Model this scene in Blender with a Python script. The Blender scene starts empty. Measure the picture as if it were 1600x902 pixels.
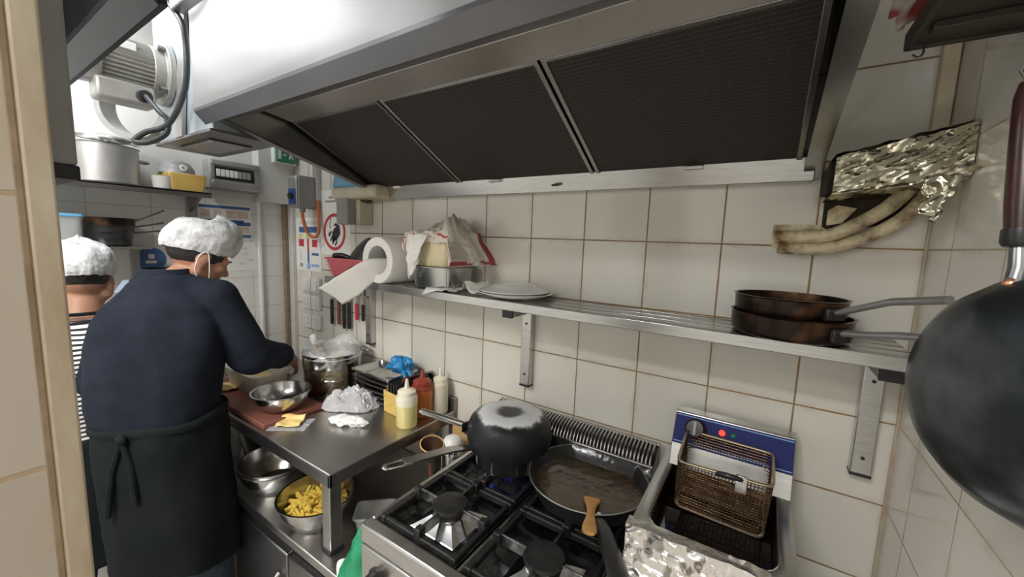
import bpy, bmesh, math, random
from mathutils import Vector, Matrix, Quaternion, noise
random.seed(7)
C = bpy.context.scene.collection
PI = math.pi
Z = 1.6                     # height of the camera's horizon line of tiles; heights below are written Z + offset
sc = bpy.context.scene

# ------------------------------------------------------------------ materials
def new_mat(name):
    m = bpy.data.materials.new(name); m.use_nodes = True
    nt = m.node_tree
    return m, nt, nt.nodes['Principled BSDF']
def node(nt, t, **kw):
    n = nt.nodes.new(t)
    for k, v in kw.items():
        if k.startswith('i_'):
            key = k[2:]
            key = int(key) if key.isdigit() else key
            n.inputs[key].default_value = v
        else: setattr(n, k, v)
    return n
def rgba(c): return (c[0], c[1], c[2], 1.0)
def s2l(c):
    return tuple(((v/255)/12.92 if v/255 <= .04045 else ((v/255+.055)/1.055)**2.4) for v in c)
def pm(name, col, rough=.5, metal=0., var=None, bump=None, col2=None, spec=None, trans=0., alpha=1., sheen=0., ior=None, coat=0., stretch=None, thr=(.35, .65)):
    """plain procedural material: colour with noise variation to col2, noise bump"""
    m, nt, b = new_mat(name)
    b.inputs['Base Color'].default_value = rgba(col)
    b.inputs['Roughness'].default_value = rough
    b.inputs['Metallic'].default_value = metal
    if spec is not None: b.inputs['Specular IOR Level'].default_value = spec
    if trans: b.inputs['Transmission Weight'].default_value = trans
    if alpha < 1: b.inputs['Alpha'].default_value = alpha
    if sheen: b.inputs['Sheen Weight'].default_value = sheen
    if ior: b.inputs['IOR'].default_value = ior
    if coat: b.inputs['Coat Weight'].default_value = coat
    tc = node(nt, 'ShaderNodeTexCoord')
    src = tc.outputs['Object']
    if stretch:
        mp = node(nt, 'ShaderNodeMapping'); mp.inputs['Scale'].default_value = stretch
        nt.links.new(src, mp.inputs['Vector']); src = mp.outputs['Vector']
    if var or col2:
        n = node(nt, 'ShaderNodeTexNoise', i_Scale=(var or 10.), i_Detail=5., i_Roughness=.6)
        nt.links.new(src, n.inputs['Vector'])
        r = node(nt, 'ShaderNodeValToRGB')
        r.color_ramp.elements[0].position = thr[0]; r.color_ramp.elements[1].position = thr[1]
        r.color_ramp.elements[0].color = rgba(col); r.color_ramp.elements[1].color = rgba(col2 or col)
        nt.links.new(n.outputs['Fac'], r.inputs['Fac'])
        nt.links.new(r.outputs['Color'], b.inputs['Base Color'])
    if bump:
        n2 = node(nt, 'ShaderNodeTexNoise', i_Scale=bump[0], i_Detail=4.)
        nt.links.new(src, n2.inputs['Vector'])
        bp = node(nt, 'ShaderNodeBump', i_Strength=bump[1], i_Distance=.01)
        nt.links.new(n2.outputs['Fac'], bp.inputs['Height'])
        nt.links.new(bp.outputs['Normal'], b.inputs['Normal'])
    return m

def tile_mat(name, axis, ou, ov, su, sv, base, groutA, groutB, gx, width=.0025, rough=.13, dirt=.55, wav=.12):
    """glazed tiles with dirty joints; the joints turn from colour A to B along the wall"""
    m, nt, b = new_mat(name)
    L = nt.links.new
    g = node(nt, 'ShaderNodeNewGeometry'); sp = node(nt, 'ShaderNodeSeparateXYZ')
    L(g.outputs['Position'], sp.inputs[0])
    def math_(op, a, bb=None, cl=False):
        n = node(nt, 'ShaderNodeMath', operation=op, use_clamp=cl)
        for i, v in enumerate((a, bb)):
            if v is None: continue
            if hasattr(v, 'links') or hasattr(v, 'is_linked'): L(v, n.inputs[i])
            else: n.inputs[i].default_value = v
        return n.outputs[0]
    U = sp.outputs['X' if axis == 'x' else 'Y']; V = sp.outputs['Z'] if axis in 'xy' else sp.outputs['Y']
    if axis == 'f': U = sp.outputs['X']
    u = math_('DIVIDE', math_('SUBTRACT', U, ou), su); v = math_('DIVIDE', math_('SUBTRACT', V, ov), sv)
    def dist(t, s):
        f = math_('FRACT', math_('ADD', t, 100.5)); return math_('MULTIPLY', math_('ABSOLUTE', math_('SUBTRACT', f, .5)), s)
    d = math_('MINIMUM', dist(u, su), dist(v, sv))
    def rng(x, a, c, lo, hi):
        n = node(nt, 'ShaderNodeMapRange', interpolation_type='SMOOTHSTEP')
        for i, val in enumerate((a, c, lo, hi)): n.inputs[i+1].default_value = val
        L(x, n.inputs[0]); return n.outputs[0]
    nz = node(nt, 'ShaderNodeTexNoise', i_Scale=9., i_Detail=6., i_Roughness=.65); L(g.outputs['Position'], nz.inputs['Vector'])
    wobble = math_('MULTIPLY', math_('SUBTRACT', nz.outputs['Fac'], .5), width*1.4)
    joint = rng(math_('ADD', d, wobble), width*.45, width*1.1, 1., 0.)
    halo = math_('MULTIPLY', rng(d, 0., .02, 1., 0.), math_('MULTIPLY', rng(nz.outputs['Fac'], .45, .75, 0., 1.), dirt))
    # per-tile tone
    wn = node(nt, 'ShaderNodeTexWhiteNoise', noise_dimensions='2D'); cb = node(nt, 'ShaderNodeCombineXYZ')
    L(math_('FLOOR', math_('ADD', u, 0.)), cb.inputs[0]); L(math_('FLOOR', v), cb.inputs[1]); L(cb.outputs[0], wn.inputs['Vector'])
    tone = rng(wn.outputs['Value'], 0., 1., .93, 1.02)
    mul = node(nt, 'ShaderNodeMix', data_type='RGBA', blend_type='MULTIPLY'); mul.inputs['Factor'].default_value = 1.
    mul.inputs['A'].default_value = rgba(base); L(tone, mul.inputs['B'])
    gm = node(nt, 'ShaderNodeMix', data_type='RGBA'); gm.inputs['A'].default_value = rgba(groutA); gm.inputs['B'].default_value = rgba(groutB)
    L(rng(math_('ADD', U, math_('MULTIPLY', nz.outputs['Fac'], .6)), gx[0], gx[1], 0., 1.), gm.inputs['Factor'])
    dm = node(nt, 'ShaderNodeMix', data_type='RGBA'); dm.inputs['B'].default_value = rgba((.42, .32, .19))
    L(mul.outputs['Result'], dm.inputs['A']); L(halo, dm.inputs['Factor'])
    fm = node(nt, 'ShaderNodeMix', data_type='RGBA'); L(dm.outputs['Result'], fm.inputs['A']); L(gm.outputs['Result'], fm.inputs['B']); L(joint, fm.inputs['Factor'])
    L(fm.outputs['Result'], b.inputs['Base Color'])
    L(rng(joint, 0., 1., rough, .8), b.inputs['Roughness'])
    nb = node(nt, 'ShaderNodeTexNoise', i_Scale=7., i_Detail=1.); L(g.outputs['Position'], nb.inputs['Vector'])
    hgt = math_('SUBTRACT', math_('MULTIPLY', nb.outputs['Fac'], wav), math_('MULTIPLY', joint, .15))
    bp = node(nt, 'ShaderNodeBump', i_Strength=.5, i_Distance=.01); L(hgt, bp.inputs['Height']); L(bp.outputs['Normal'], b.inputs['Normal'])
    return m

T = .19884
WHITE = (.74, .715, .65)
M = {}
M['tile'] = tile_mat('wall_tile_main', 'x', -.104, Z, T, .2, WHITE, (.13, .115, .09), (.30, .185, .075), (-1.1, .1))
M['tile_right'] = tile_mat('wall_tile_right', 'y', -.135, Z, .2, .2, WHITE, (.45, .38, .27), (.42, .34, .22), (-3, 3), width=.0018)
M['tile_far'] = tile_mat('wall_tile_far', 'y', -.0, Z-.086, .2, .166, (.78, .78, .75), (.45, .43, .38), (.45, .43, .38), (-3, 3), width=.0014, dirt=.2)
M['tile_pier_shaded'] = tile_mat('wall_tile_pier_shaded', 'y', -1.31, Z+.005, .1555, .192, (.47, .415, .355), (.42, .32, .21), (.42, .32, .21), (-3, 3), width=.0022, rough=.25)  # shade on the pier is put into a darker tile colour
M['floor'] = tile_mat('floor_tile', 'f', .03, .02, .15, .15, (.42, .39, .35), (.2, .18, .15), (.2, .18, .15), (-3, 3), width=.003, rough=.35)
M['paint'] = pm('white_paint', (.66, .66, .64), .55, var=3., col2=(.60, .60, .58))
M['cream'] = pm('cream_paint', (.72, .64, .50), .4, var=14., col2=(.60, .49, .33), bump=(25, .2))
M['ceiling'] = pm('ceiling_paint', (.78, .78, .77), .7)
M['trim'] = pm('grimy_trim', (.50, .44, .35), .35, var=8., col2=(.38, .30, .20), stretch=(4, 4, 1))
M['brown'] = pm('brown_varnish', (.20, .14, .08), .45, var=30., col2=(.30, .22, .14))
M['steel'] = pm('brushed_steel', (.58, .58, .57), .27, 1., var=26., col2=(.48, .48, .47), stretch=(.6, 12, 12))
M['steel_dark'] = pm('worn_dark_steel', (.30, .30, .31), .34, 1., var=6., col2=(.24, .235, .235))
M['steel_table'] = pm('table_steel', (.52, .51, .50), .30, 1., var=5., col2=(.42, .41, .40))
M['hood_front'] = pm('hood_front_steel', (.43, .43, .44), .42, .5, var=3., col2=(.39, .39, .40))
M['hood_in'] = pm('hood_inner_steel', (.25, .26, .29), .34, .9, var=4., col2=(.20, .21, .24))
M['hood_ledge'] = pm('hood_ledge_steel', (.50, .48, .46), .30, .9, var=5., col2=(.42, .40, .38))
M['chrome'] = pm('polished_steel', (.72, .72, .71), .14, 1.)
M['inox'] = pm('bowl_steel', (.55, .55, .54), .2, 1., var=8., col2=(.45, .45, .44))
M['alu'] = pm('dull_aluminium', (.56, .56, .56), .42, .85, var=6., col2=(.42, .42, .42))
M['galv'] = pm('galvanised_sheet', (.56, .62, .67), .36, .55, var=5., col2=(.48, .54, .59))
M['motor'] = pm('motor_grey_paint', (.42, .42, .39), .4, .35, var=20., col2=(.34, .335, .31))
M['cast'] = pm('cast_iron', (.018, .018, .019), .38, .3, var=40., col2=(.035, .034, .033), bump=(60, .25))
M['enamel'] = pm('greasy_black_enamel', (.012, .012, .014), .16, .0, var=30., col2=(.045, .042, .04), bump=(30, .15))
M['black'] = pm('black_plastic', (.015, .015, .016), .35)
M['rubber'] = pm('black_rubber', (.012, .012, .013), .6)
M['cable'] = pm('black_cable_sheath', (.035, .04, .045), .4)
M['cable_grey'] = pm('grey_cable_sheath', (.35, .36, .37), .4)
M['orange'] = pm('orange_cable_sheath', (.55, .18, .07), .45)
M['copper'] = pm('copper_pipe', (.72, .36, .22), .3, .8)
M['greybox'] = pm('grey_enclosure', (.32, .32, .31), .5, var=10., col2=(.27, .27, .26))
M['beigebox'] = pm('beige_enclosure', (.62, .58, .47), .5, var=8., col2=(.52, .46, .34))
M['bluepl'] = pm('blue_plastic', (.03, .06, .22), .4)
M['bluelt'] = pm('light_blue_plastic', (.12, .32, .52), .35)
M['whitepl'] = pm('white_plastic', (.78, .78, .76), .35)
M['paper'] = pm('white_paper', (.84, .84, .82), .8, bump=(120, .1))
M['towelpaper'] = pm('kitchen_paper', (.82, .82, .80), .9, bump=(200, .35))
M['red'] = pm('red_plastic', (.55, .05, .07), .35)
M['pinkbasket'] = pm('red_basket_plastic', (.58, .13, .16), .4)
M['redink'] = pm('red_print', (.52, .05, .05), .6)
M['blackink'] = pm('black_print', (.03, .03, .035), .6)
M['blueink'] = pm('blue_print', (.06, .14, .34), .6)
M['cyanink'] = pm('light_blue_print', (.30, .50, .75), .6)
M['yellowink'] = pm('yellow_print', (.75, .68, .15), .6)
M['skinink'] = pm('photo_print_of_hands', (.62, .45, .36), .6, var=40., col2=(.75, .68, .62))
M['green'] = pm('exit_green', (.02, .22, .12), .35)
M['greencloth'] = pm('green_plastic', (.012, .24, .11), .25, var=14., col2=(.02, .32, .15), bump=(22, .8))
M['ceramic'] = pm('white_porcelain', (.82, .83, .81), .12, coat=.3)
M['tubcream'] = pm('cream_plastic_tub', (.76, .68, .46), .4)
M['cloth'] = pm('cotton_cloth', (.72, .66, .58), .95, bump=(160, .4), sheen=.2)
M['yellowpl'] = pm('yellow_plastic', (.72, .50, .13), .45, var=6., col2=(.62, .44, .14))
M['wood'] = pm('beech_wood', (.62, .33, .10), .5, var=12., col2=(.48, .22, .06), stretch=(1, 8, 8))
M['woodpale'] = pm('pale_wood', (.66, .44, .20), .55, var=14., col2=(.55, .34, .14))
M['redwood'] = pm('dark_red_wood', (.040, .013, .010), .3, var=10., col2=(.024, .008, .007), stretch=(8, 8, 1))
M['board'] = pm('brown_cutting_board', (.22, .075, .05), .5, var=15., col2=(.16, .06, .045))
M['cheese'] = pm('yellow_cheese', (.80, .58, .20), .45, var=30., col2=(.83, .64, .28))
M['fries'] = pm('potato_fries', (.66, .47, .08), .5, var=20., col2=(.55, .36, .05))
M['oilpale'] = pm('pale_oil', (.74, .66, .30), .25, var=4., col2=(.70, .60, .24))
M['sauceor'] = pm('orange_sauce', (.50, .15, .03), .25)
M['sauceredcap'] = pm('red_brown_cap', (.30, .05, .03), .35)
M['bottlecap'] = pm('cream_bottle_cap', (.78, .74, .60), .3)
M['dressing'] = pm('ivory_dressing', (.72, .68, .56), .3)
M['glove'] = pm('blue_nitrile', (.02, .22, .50), .38, bump=(40, .3))
M['navy'] = pm('navy_cotton', (.010, .013, .021), .9, var=9., col2=(.016, .020, .031), bump=(14, .5), spec=.15)
M['apronblk'] = pm('black_apron_cotton', (.006, .009, .010), .9, var=8., col2=(.011, .014, .015), bump=(12, .4), spec=.15)
M['denim'] = pm('blue_denim', (.022, .036, .056), .9, var=60., col2=(.04, .06, .085), bump=(30, .3))
M['skin'] = pm('skin', (.44, .23, .15), .5, var=18., col2=(.38, .19, .12))
M['hair'] = pm('dark_hair', (.012, .009, .008), .6, bump=(80, .5))
M['maskblue'] = pm('surgical_mask', (.42, .66, .78), .8)
M['shoe'] = pm('black_shoe_leather', (.012, .012, .012), .4)
M['wire'] = pm('basket_wire', (.26, .17, .09), .38, .9, var=40., col2=(.12, .065, .035))
M['wirerim'] = pm('basket_rim_wire', (.45, .37, .26), .3, .9)
M['oil'] = pm('dark_frying_oil', (.012, .008, .005), .06, coat=.5)
M['tank'] = pm('browned_tank_steel', (.10, .075, .055), .3, .8, var=14., col2=(.05, .035, .025))
M['fryblue'] = pm('blue_control_panel', (.015, .022, .15), .55, spec=.25)
M['lamp_red'] = pm('red_indicator', (.6, .02, .01), .3)
M['soot'] = pm('soot', (.012, .009, .006), .9, var=30., col2=(.05, .035, .018))
M['plaster'] = pm('greasy_plaster', (.76, .67, .46), .5, var=22., col2=(.20, .115, .04), thr=(.42, .66), bump=(40, .4))
M['trans'] = pm('translucent_plastic', (.80, .82, .80), .2, alpha=.26)
M['transc'] = pm('frosted_container', (.78, .76, .68), .35, alpha=.80)
M['bag'] = pm('clear_film', (.88, .90, .93), .15, alpha=.34, bump=(30, .3))
M['graytile'] = pm('grey_enamel', (.30, .30, .31), .4)
M['sticker'] = pm('pale_sticker', (.70, .69, .66), .6)

# patterned materials
def stripes_mat():
    m, nt, b = new_mat('black_and_white_striped_jersey'); L = nt.links.new
    tc = node(nt, 'ShaderNodeTexCoord'); sp = node(nt, 'ShaderNodeSeparateXYZ'); L(tc.outputs['Object'], sp.inputs[0])
    nz = node(nt, 'ShaderNodeTexNoise', i_Scale=5.); L(tc.outputs['Object'], nz.inputs['Vector'])
    a = node(nt, 'ShaderNodeMath', operation='MULTIPLY_ADD'); a.inputs[1].default_value = .03; L(nz.outputs['Fac'], a.inputs[0]); L(sp.outputs['Z'], a.inputs[2])
    d = node(nt, 'ShaderNodeMath', operation='DIVIDE'); d.inputs[1].default_value = .0155; L(a.outputs[0], d.inputs[0])
    f = node(nt, 'ShaderNodeMath', operation='FRACT'); L(d.outputs[0], f.inputs[0])
    r = node(nt, 'ShaderNodeValToRGB'); r.color_ramp.interpolation = 'CONSTANT'
    r.color_ramp.elements[0].color = (.02, .022, .028, 1); r.color_ramp.elements[1].color = (.72, .72, .70, 1); r.color_ramp.elements[1].position = .45
    L(f.outputs[0], r.inputs[0]); L(r.outputs[0], b.inputs['Base Color']); b.inputs['Roughness'].default_value = .9
    return m
M['stripes'] = stripes_mat()
def haircap_mat():
    m, nt, b = new_mat('white_bouffant_fleece'); L = nt.links.new
    tc = node(nt, 'ShaderNodeTexCoord')
    n = node(nt, 'ShaderNodeTexNoise', i_Scale=28., i_Detail=6., i_Roughness=.7); L(tc.outputs['Object'], n.inputs['Vector'])
    r = node(nt, 'ShaderNodeValToRGB'); r.color_ramp.elements[0].position = .35; r.color_ramp.elements[1].position = .62
    r.color_ramp.elements[0].color = (.42, .43, .44, 1); r.color_ramp.elements[1].color = (.74, .75, .76, 1)
    L(n.outputs['Fac'], r.inputs[0]); L(r.outputs[0], b.inputs['Base Color']); b.inputs['Roughness'].default_value = .85
    n2 = node(nt, 'ShaderNodeTexNoise', i_Scale=45., i_Detail=3.); L(tc.outputs['Object'], n2.inputs['Vector'])
    bp = node(nt, 'ShaderNodeBump', i_Strength=.6, i_Distance=.01); L(n2.outputs['Fac'], bp.inputs['Height']); L(bp.outputs['Normal'], b.inputs['Normal'])
    b.inputs['Alpha'].default_value = .86
    return m
M['cap'] = haircap_mat()
def foil_mat(name, col, sc1, st):
    m, nt, b = new_mat(name); L = nt.links.new
    b.inputs['Base Color'].default_value = rgba(col); b.inputs['Metallic'].default_value = 1.; b.inputs['Roughness'].default_value = .2
    tc = node(nt, 'ShaderNodeTexCoord')
    v = node(nt, 'ShaderNodeTexVoronoi', feature='F1', i_Scale=sc1); 
    n = node(nt, 'ShaderNodeTexNoise', i_Scale=sc1*.7, i_Detail=5.)
    mx = node(nt, 'ShaderNodeMix', data_type='VECTOR'); mx.inputs['Factor'].default_value = .25
    L(tc.outputs['Object'], n.inputs['Vector']); L(tc.outputs['Object'], mx.inputs['A']); L(n.outputs['Color'], mx.inputs['B']); L(mx.outputs['Result'], v.inputs['Vector'])
    ad = node(nt, 'ShaderNodeMath', operation='ADD'); L(v.outputs['Distance'], ad.inputs[0]); L(n.outputs['Fac'], ad.inputs[1])
    bp = node(nt, 'ShaderNodeBump', i_Strength=st, i_Distance=.012); L(ad.outputs[0], bp.inputs['Height']); L(bp.outputs['Normal'], b.inputs['Normal'])
    return m
M['foil'] = foil_mat('crumpled_foil', (.86, .85, .84), 11., .38)
M['foilgreasy'] = foil_mat('greasy_foil', (.66, .63, .50), 6., .22)
def filter_mat():
    m, nt, b = new_mat('greasy_filter_mesh'); L = nt.links.new
    tc = node(nt, 'ShaderNodeTexCoord'); v = node(nt, 'ShaderNodeTexVoronoi', feature='F1', i_Scale=230.); v.inputs['Randomness'].default_value = .15
    L(tc.outputs['Object'], v.inputs['Vector'])
    r = node(nt, 'ShaderNodeValToRGB'); r.color_ramp.elements[0].position = .25; r.color_ramp.elements[1].position = .6
    r.color_ramp.elements[0].color = (.075, .068, .060, 1); r.color_ramp.elements[1].color = (.030, .027, .023, 1)
    L(v.outputs['Distance'], r.inputs[0]); L(r.outputs[0], b.inputs['Base Color'])
    b.inputs['Roughness'].default_value = .55; b.inputs['Metallic'].default_value = .3
    return m
M['filter'] = filter_mat()
def worn_base_mat():
    """underside of the black pot: soot black with a pale worn ring"""
    m, nt, b = new_mat('sooty_pot_with_worn_base'); L = nt.links.new
    tc = node(nt, 'ShaderNodeTexCoord'); sp = node(nt, 'ShaderNodeSeparateXYZ'); L(tc.outputs['Object'], sp.inputs[0])
    cb = node(nt, 'ShaderNodeCombineXYZ'); L(sp.outputs['X'], cb.inputs[0]); L(sp.outputs['Y'], cb.inputs[1])
    ln = node(nt, 'ShaderNodeVectorMath', operation='LENGTH'); L(cb.outputs[0], ln.inputs[0])
    n = node(nt, 'ShaderNodeTexNoise', i_Scale=22., i_Detail=6., i_Roughness=.7); L(tc.outputs['Object'], n.inputs['Vector'])
    a = node(nt, 'ShaderNodeMath', operation='MULTIPLY_ADD'); L(n.outputs['Fac'], a.inputs[0]); a.inputs[1].default_value = .05; L(ln.outputs['Value'], a.inputs[2])
    sx = node(nt, 'ShaderNodeMath', operation='MULTIPLY_ADD'); L(sp.outputs['X'], sx.inputs[0]); sx.inputs[1].default_value = -.0; L(a.outputs[0], sx.inputs[2])
    r = node(nt, 'ShaderNodeValToRGB')
    e = r.color_ramp.elements; e[0].position = 0; e[0].color = (.035, .035, .035, 1); e[1].position = 1; e[1].color = (.013, .014, .016, 1)
    for p, c in ((.060, .05), (.075, .60), (.122, .72), (.130, .05), (.14, .016)):
        q = e.new(p); q.color = (c, c*1.01, c*1.03, 1)
    L(sx.outputs[0], r.inputs[0])
    n2 = node(nt, 'ShaderNodeTexNoise', i_Scale=60., i_Detail=4.); L(tc.outputs['Object'], n2.inputs['Vector'])
    zz = node(nt, 'ShaderNodeMapRange'); zz.inputs[1].default_value = .080; zz.inputs[2].default_value = .090; L(sp.outputs['Z'], zz.inputs[0])
    mx = node(nt, 'ShaderNodeMix', data_type='RGBA'); mx.inputs['A'].default_value = (.014, .015, .017, 1); L(zz.outputs[0], mx.inputs['Factor']); L(r.outputs[0], mx.inputs['B'])
    L(mx.outputs['Result'], b.inputs['Base Color'])
    b.inputs['Roughness'].default_value = .42; b.inputs['Specular IOR Level'].default_value = .3
    bp = node(nt, 'ShaderNodeBump', i_Strength=.3, i_Distance=.005); L(n2.outputs['Fac'], bp.inputs['Height']); L(bp.outputs['Normal'], b.inputs['Normal'])
    return m
M['wornpot'] = worn_base_mat()
M['potstreak'] = pm('black_pot_with_dried_streaks', (.014, .014, .015), .4, var=40., col2=(.40, .40, .39), stretch=(1, 1, .08), thr=(.56, .64))
M['copperpan'] = pm('heat_stained_copper_pan', (.022, .014, .011), .3, .7, var=9., col2=(.26, .125, .06), thr=(.52, .80), bump=(30, .15))
M['panblack'] = pm('black_nonstick', (.014, .014, .015), .3, var=25., col2=(.03, .03, .03))
M['wok'] = pm('blackened_steel_wok', (.060, .070, .078), .28, .85, var=6., col2=(.30, .33, .36), thr=(.42, .85), bump=(18, .08))
M['sauce'] = pm('brown_onion_sauce', (.042, .032, .021), .25, var=24., col2=(.080, .054, .028), bump=(60, .35), coat=.2)
M['burnpot'] = pm('heat_tinted_stockpot', (.42, .37, .28), .25, 1., var=7., col2=(.20, .13, .06), thr=(.45, .7), stretch=(1, 1, 2.))

# ------------------------------------------------------------------ mesh builder
class MB:
    def __init__(s): s.v = []; s.f = []
    def add(s, vs, fs):
        o = len(s.v); s.v += [Vector(v) for v in vs]; s.f += [tuple(i+o for i in f) for f in fs]; return s
    def box(s, x0, x1, y0, y1, z0, z1):
        vs = [(x, y, z) for x in (x0, x1) for y in (y0, y1) for z in (z0, z1)]
        return s.add(vs, [(0, 1, 3, 2), (4, 6, 7, 5), (0, 4, 5, 1), (2, 3, 7, 6), (0, 2, 6, 4), (1, 5, 7, 3)])
    def obox(s, c, a, b, h):
        """box round centre c with half vectors a, b, h"""
        c, a, b, h = map(Vector, (c, a, b, h)); vs = [c+i*a+j*b+k*h for i in (-1, 1) for j in (-1, 1) for k in (-1, 1)]
        return s.add(vs, [(0, 1, 3, 2), (4, 6, 7, 5), (0, 4, 5, 1), (2, 3, 7, 6), (0, 2, 6, 4), (1, 5, 7, 3)])
    def prism(s, poly, d):
        """polygon (list of 3d points) pushed along d"""
        n = len(poly); d = Vector(d); a = [Vector(p) for p in poly]
        return s.add(a+[p+d for p in a], [tuple(reversed(range(n))), tuple(range(n, 2*n))]+[(i, (i+1) % n, (i+1) % n+n, i+n) for i in range(n)])
    def lathe(s, prof, c=(0, 0, 0), axis=(0, 0, 1), n=40, sx=1., sy=1., rot=0.):
        """prof: (radius, height) pairs along the axis; radius 0 closes it"""
        q = Vector((0, 0, 1)).rotation_difference(Vector(axis).normalized()); c = Vector(c); o = len(s.v); rings = []
        for r, h in prof:
            if r < 1e-6: s.v.append(c+q @ Vector((0, 0, h))); rings.append([len(s.v)-1])
            else:
                ids = []
                for k in range(n):
                    a = 2*PI*k/n+rot; s.v.append(c+q @ Vector((r*sx*math.cos(a), r*sy*math.sin(a), h))); ids.append(len(s.v)-1)
                rings.append(ids)
        for A, B in zip(rings, rings[1:]):
            if len(A) == 1 and len(B) == 1: continue
            for k in range(n):
                k2 = (k+1) % n
                if len(A) == 1: s.f.append((A[0], B[k], B[k2]))
                elif len(B) == 1: s.f.append((A[k], B[0], A[k2]))
                else: s.f.append((A[k], A[k2], B[k2], B[k]))
        return s
    def cyl(s, p0, p1, r0, r1=None, n=24):
        p0, p1 = Vector(p0), Vector(p1); L = (p1-p0).length; r1 = r0 if r1 is None else r1
        return s.lathe([(0, 0), (r0, 0), (r1, L), (0, L)], p0, p1-p0, n)
    def tube(s, pts, r, n=10, closed=False, flat=None):
        """round (or flat: (ra, rb, up)) bar along points"""
        pts = [Vector(p) for p in pts]; m = len(pts); o = len(s.v)
        rr = r if isinstance(r, (list, tuple)) else [r]*m
        prev = None
        for i, p in enumerate(pts):
            t = (pts[(i+1) % m]-pts[i-1]) if closed else (pts[min(i+1, m-1)]-pts[max(i-1, 0)])
            t.normalize()
            if flat: up = Vector(flat[2])
            else: up = prev if prev is not None else (Vector((0, 0, 1)) if abs(t.z) < .9 else Vector((1, 0, 0)))
            b = t.cross(up).normalized(); up = b.cross(t).normalized(); prev = up
            for k in range(n):
                a = 2*PI*k/n
                if flat: s.v.append(p+b*(flat[0]*rr[i]*math.cos(a))+up*(flat[1]*rr[i]*math.sin(a)))
                else: s.v.append(p+b*(rr[i]*math.cos(a))+up*(rr[i]*math.sin(a)))
        for i in range(m if closed else m-1):
            A = o+i*n; B = o+((i+1) % m)*n
            for k in range(n): s.f.append((A+k, A+(k+1) % n, B+(k+1) % n, B+k))
        if not closed:
            s.f.append(tuple(reversed(range(o, o+n)))); s.f.append(tuple(range(o+(m-1)*n, o+m*n)))
        return s
    def grid(s, fn, nu, nv, wrap=False):
        o = len(s.v)
        for i in range(nu+1):
            for j in range(nv+1): s.v.append(Vector(fn(i/nu, j/nv)))
        for i in range(nu):
            for j in range(nv):
                a = o+i*(nv+1)+j; s.f.append((a, a+1, a+nv+2, a+nv+1))
        return s
    def loft(s, rings, cap=True):
        o = len(s.v); n = len(rings[0])
        for r in rings: s.v += [Vector(p) for p in r]
        for i in range(len(rings)-1):
            for k in range(n): s.f.append((o+i*n+k, o+i*n+(k+1) % n, o+(i+1)*n+(k+1) % n, o+(i+1)*n+k))
        if cap: s.f.append(tuple(reversed(range(o, o+n)))); s.f.append(tuple(range(o+(len(rings)-1)*n, o+len(rings)*n)))
        return s
    def rbox(s, cx, cy, rings, rad=.02, seg=4):
        """rounded-rectangle loft: rings of (half x, half y, z)"""
        out = []
        for hx, hy, z in rings:
            r = min(rad, hx*.98, hy*.98); ring = []
            for qx, qy, a0 in ((1, 1, 0), (-1, 1, PI/2), (-1, -1, PI), (1, -1, 1.5*PI)):
                for k in range(seg+1):
                    a = a0+PI/2*k/seg; ring.append((cx+qx*(hx-r)+r*math.cos(a), cy+qy*(hy-r)+r*math.sin(a), z))
            out.append(ring)
        return s.loft(out)
    def build(s, name, mat, parent=None, smooth=True, bevel=0., solid=0., sub=0, angle=40, world=True):
        me = bpy.data.meshes.new(name)
        off = Vector((0, 0, 0)); inv = None
        vs = s.v
        if parent is not None and world:
            p = parent; M4 = Matrix()
            while p is not None:
                M4 = Matrix.LocRotScale(p.location, p.rotation_euler, p.scale) @ M4; p = p.parent
            inv = M4.inverted(); vs = [inv @ v for v in vs]
        me.from_pydata([tuple(v) for v in vs], [], s.f); me.update()
        bm = bmesh.new(); bm.from_mesh(me); bmesh.ops.recalc_face_normals(bm, faces=bm.faces); bm.to_mesh(me); bm.free()
        o = bpy.data.objects.new(name, me); C.objects.link(o)
        if parent is not None: o.parent = parent
        if mat is not None: me.materials.append(mat)
        if smooth:
            me.polygons.foreach_set('use_smooth', [True]*len(me.polygons))
            me.set_sharp_from_angle(angle=math.radians(angle))
        if solid:
            md = o.modifiers.new('t', 'SOLIDIFY'); md.thickness = solid; md.offset = 0
        if bevel:
            md = o.modifiers.new('b', 'BEVEL'); md.width = bevel; md.segments = 2; md.limit_method = 'ANGLE'; md.angle_limit = math.radians(50)
        if sub:
            md = o.modifiers.new('s', 'SUBSURF'); md.levels = sub; md.render_levels = sub
        return o
def thing(name, label, cat, loc=(0, 0, 0), rz=0., group=None):
    o = bpy.data.objects.new(name, None); C.objects.link(o); o.empty_display_size = .05
    o.location = loc; o.rotation_euler = (0, 0, rz); o['label'] = label; o['category'] = cat
    if group: o['group'] = group
    return o
def tag(o, label, cat, group=None, kind=None):
    """a thing that is one mesh; its origin moves to the bottom centre of its mesh"""
    me = o.data
    lo = Vector((min(v.co.x for v in me.vertices), min(v.co.y for v in me.vertices), min(v.co.z for v in me.vertices)))
    hi = Vector((max(v.co.x for v in me.vertices), max(v.co.y for v in me.vertices), max(v.co.z for v in me.vertices)))
    c = Vector(((lo.x+hi.x)/2, (lo.y+hi.y)/2, lo.z)); me.transform(Matrix.Translation(-c)); o.location = c
    o['label'] = label; o['category'] = cat
    if group: o['group'] = group
    if kind: o['kind'] = kind
    return o
def struct(name, mb, mat, **kw):
    o = mb.build(name, mat, **kw); o['kind'] = 'structure'; return o
def dup(root, loc=None, rz=None, label=None):
    r = root.copy(); C.objects.link(r)
    if loc is not None: r.location = loc
    if rz is not None: r.rotation_euler = (0, 0, rz)
    if label: r['label'] = label
    for ch in list(root.children):
        c = ch.copy(); C.objects.link(c); c.parent = r
        for g in list(ch.children):
            d = g.copy(); C.objects.link(d); d.parent = c
    return r
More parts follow.
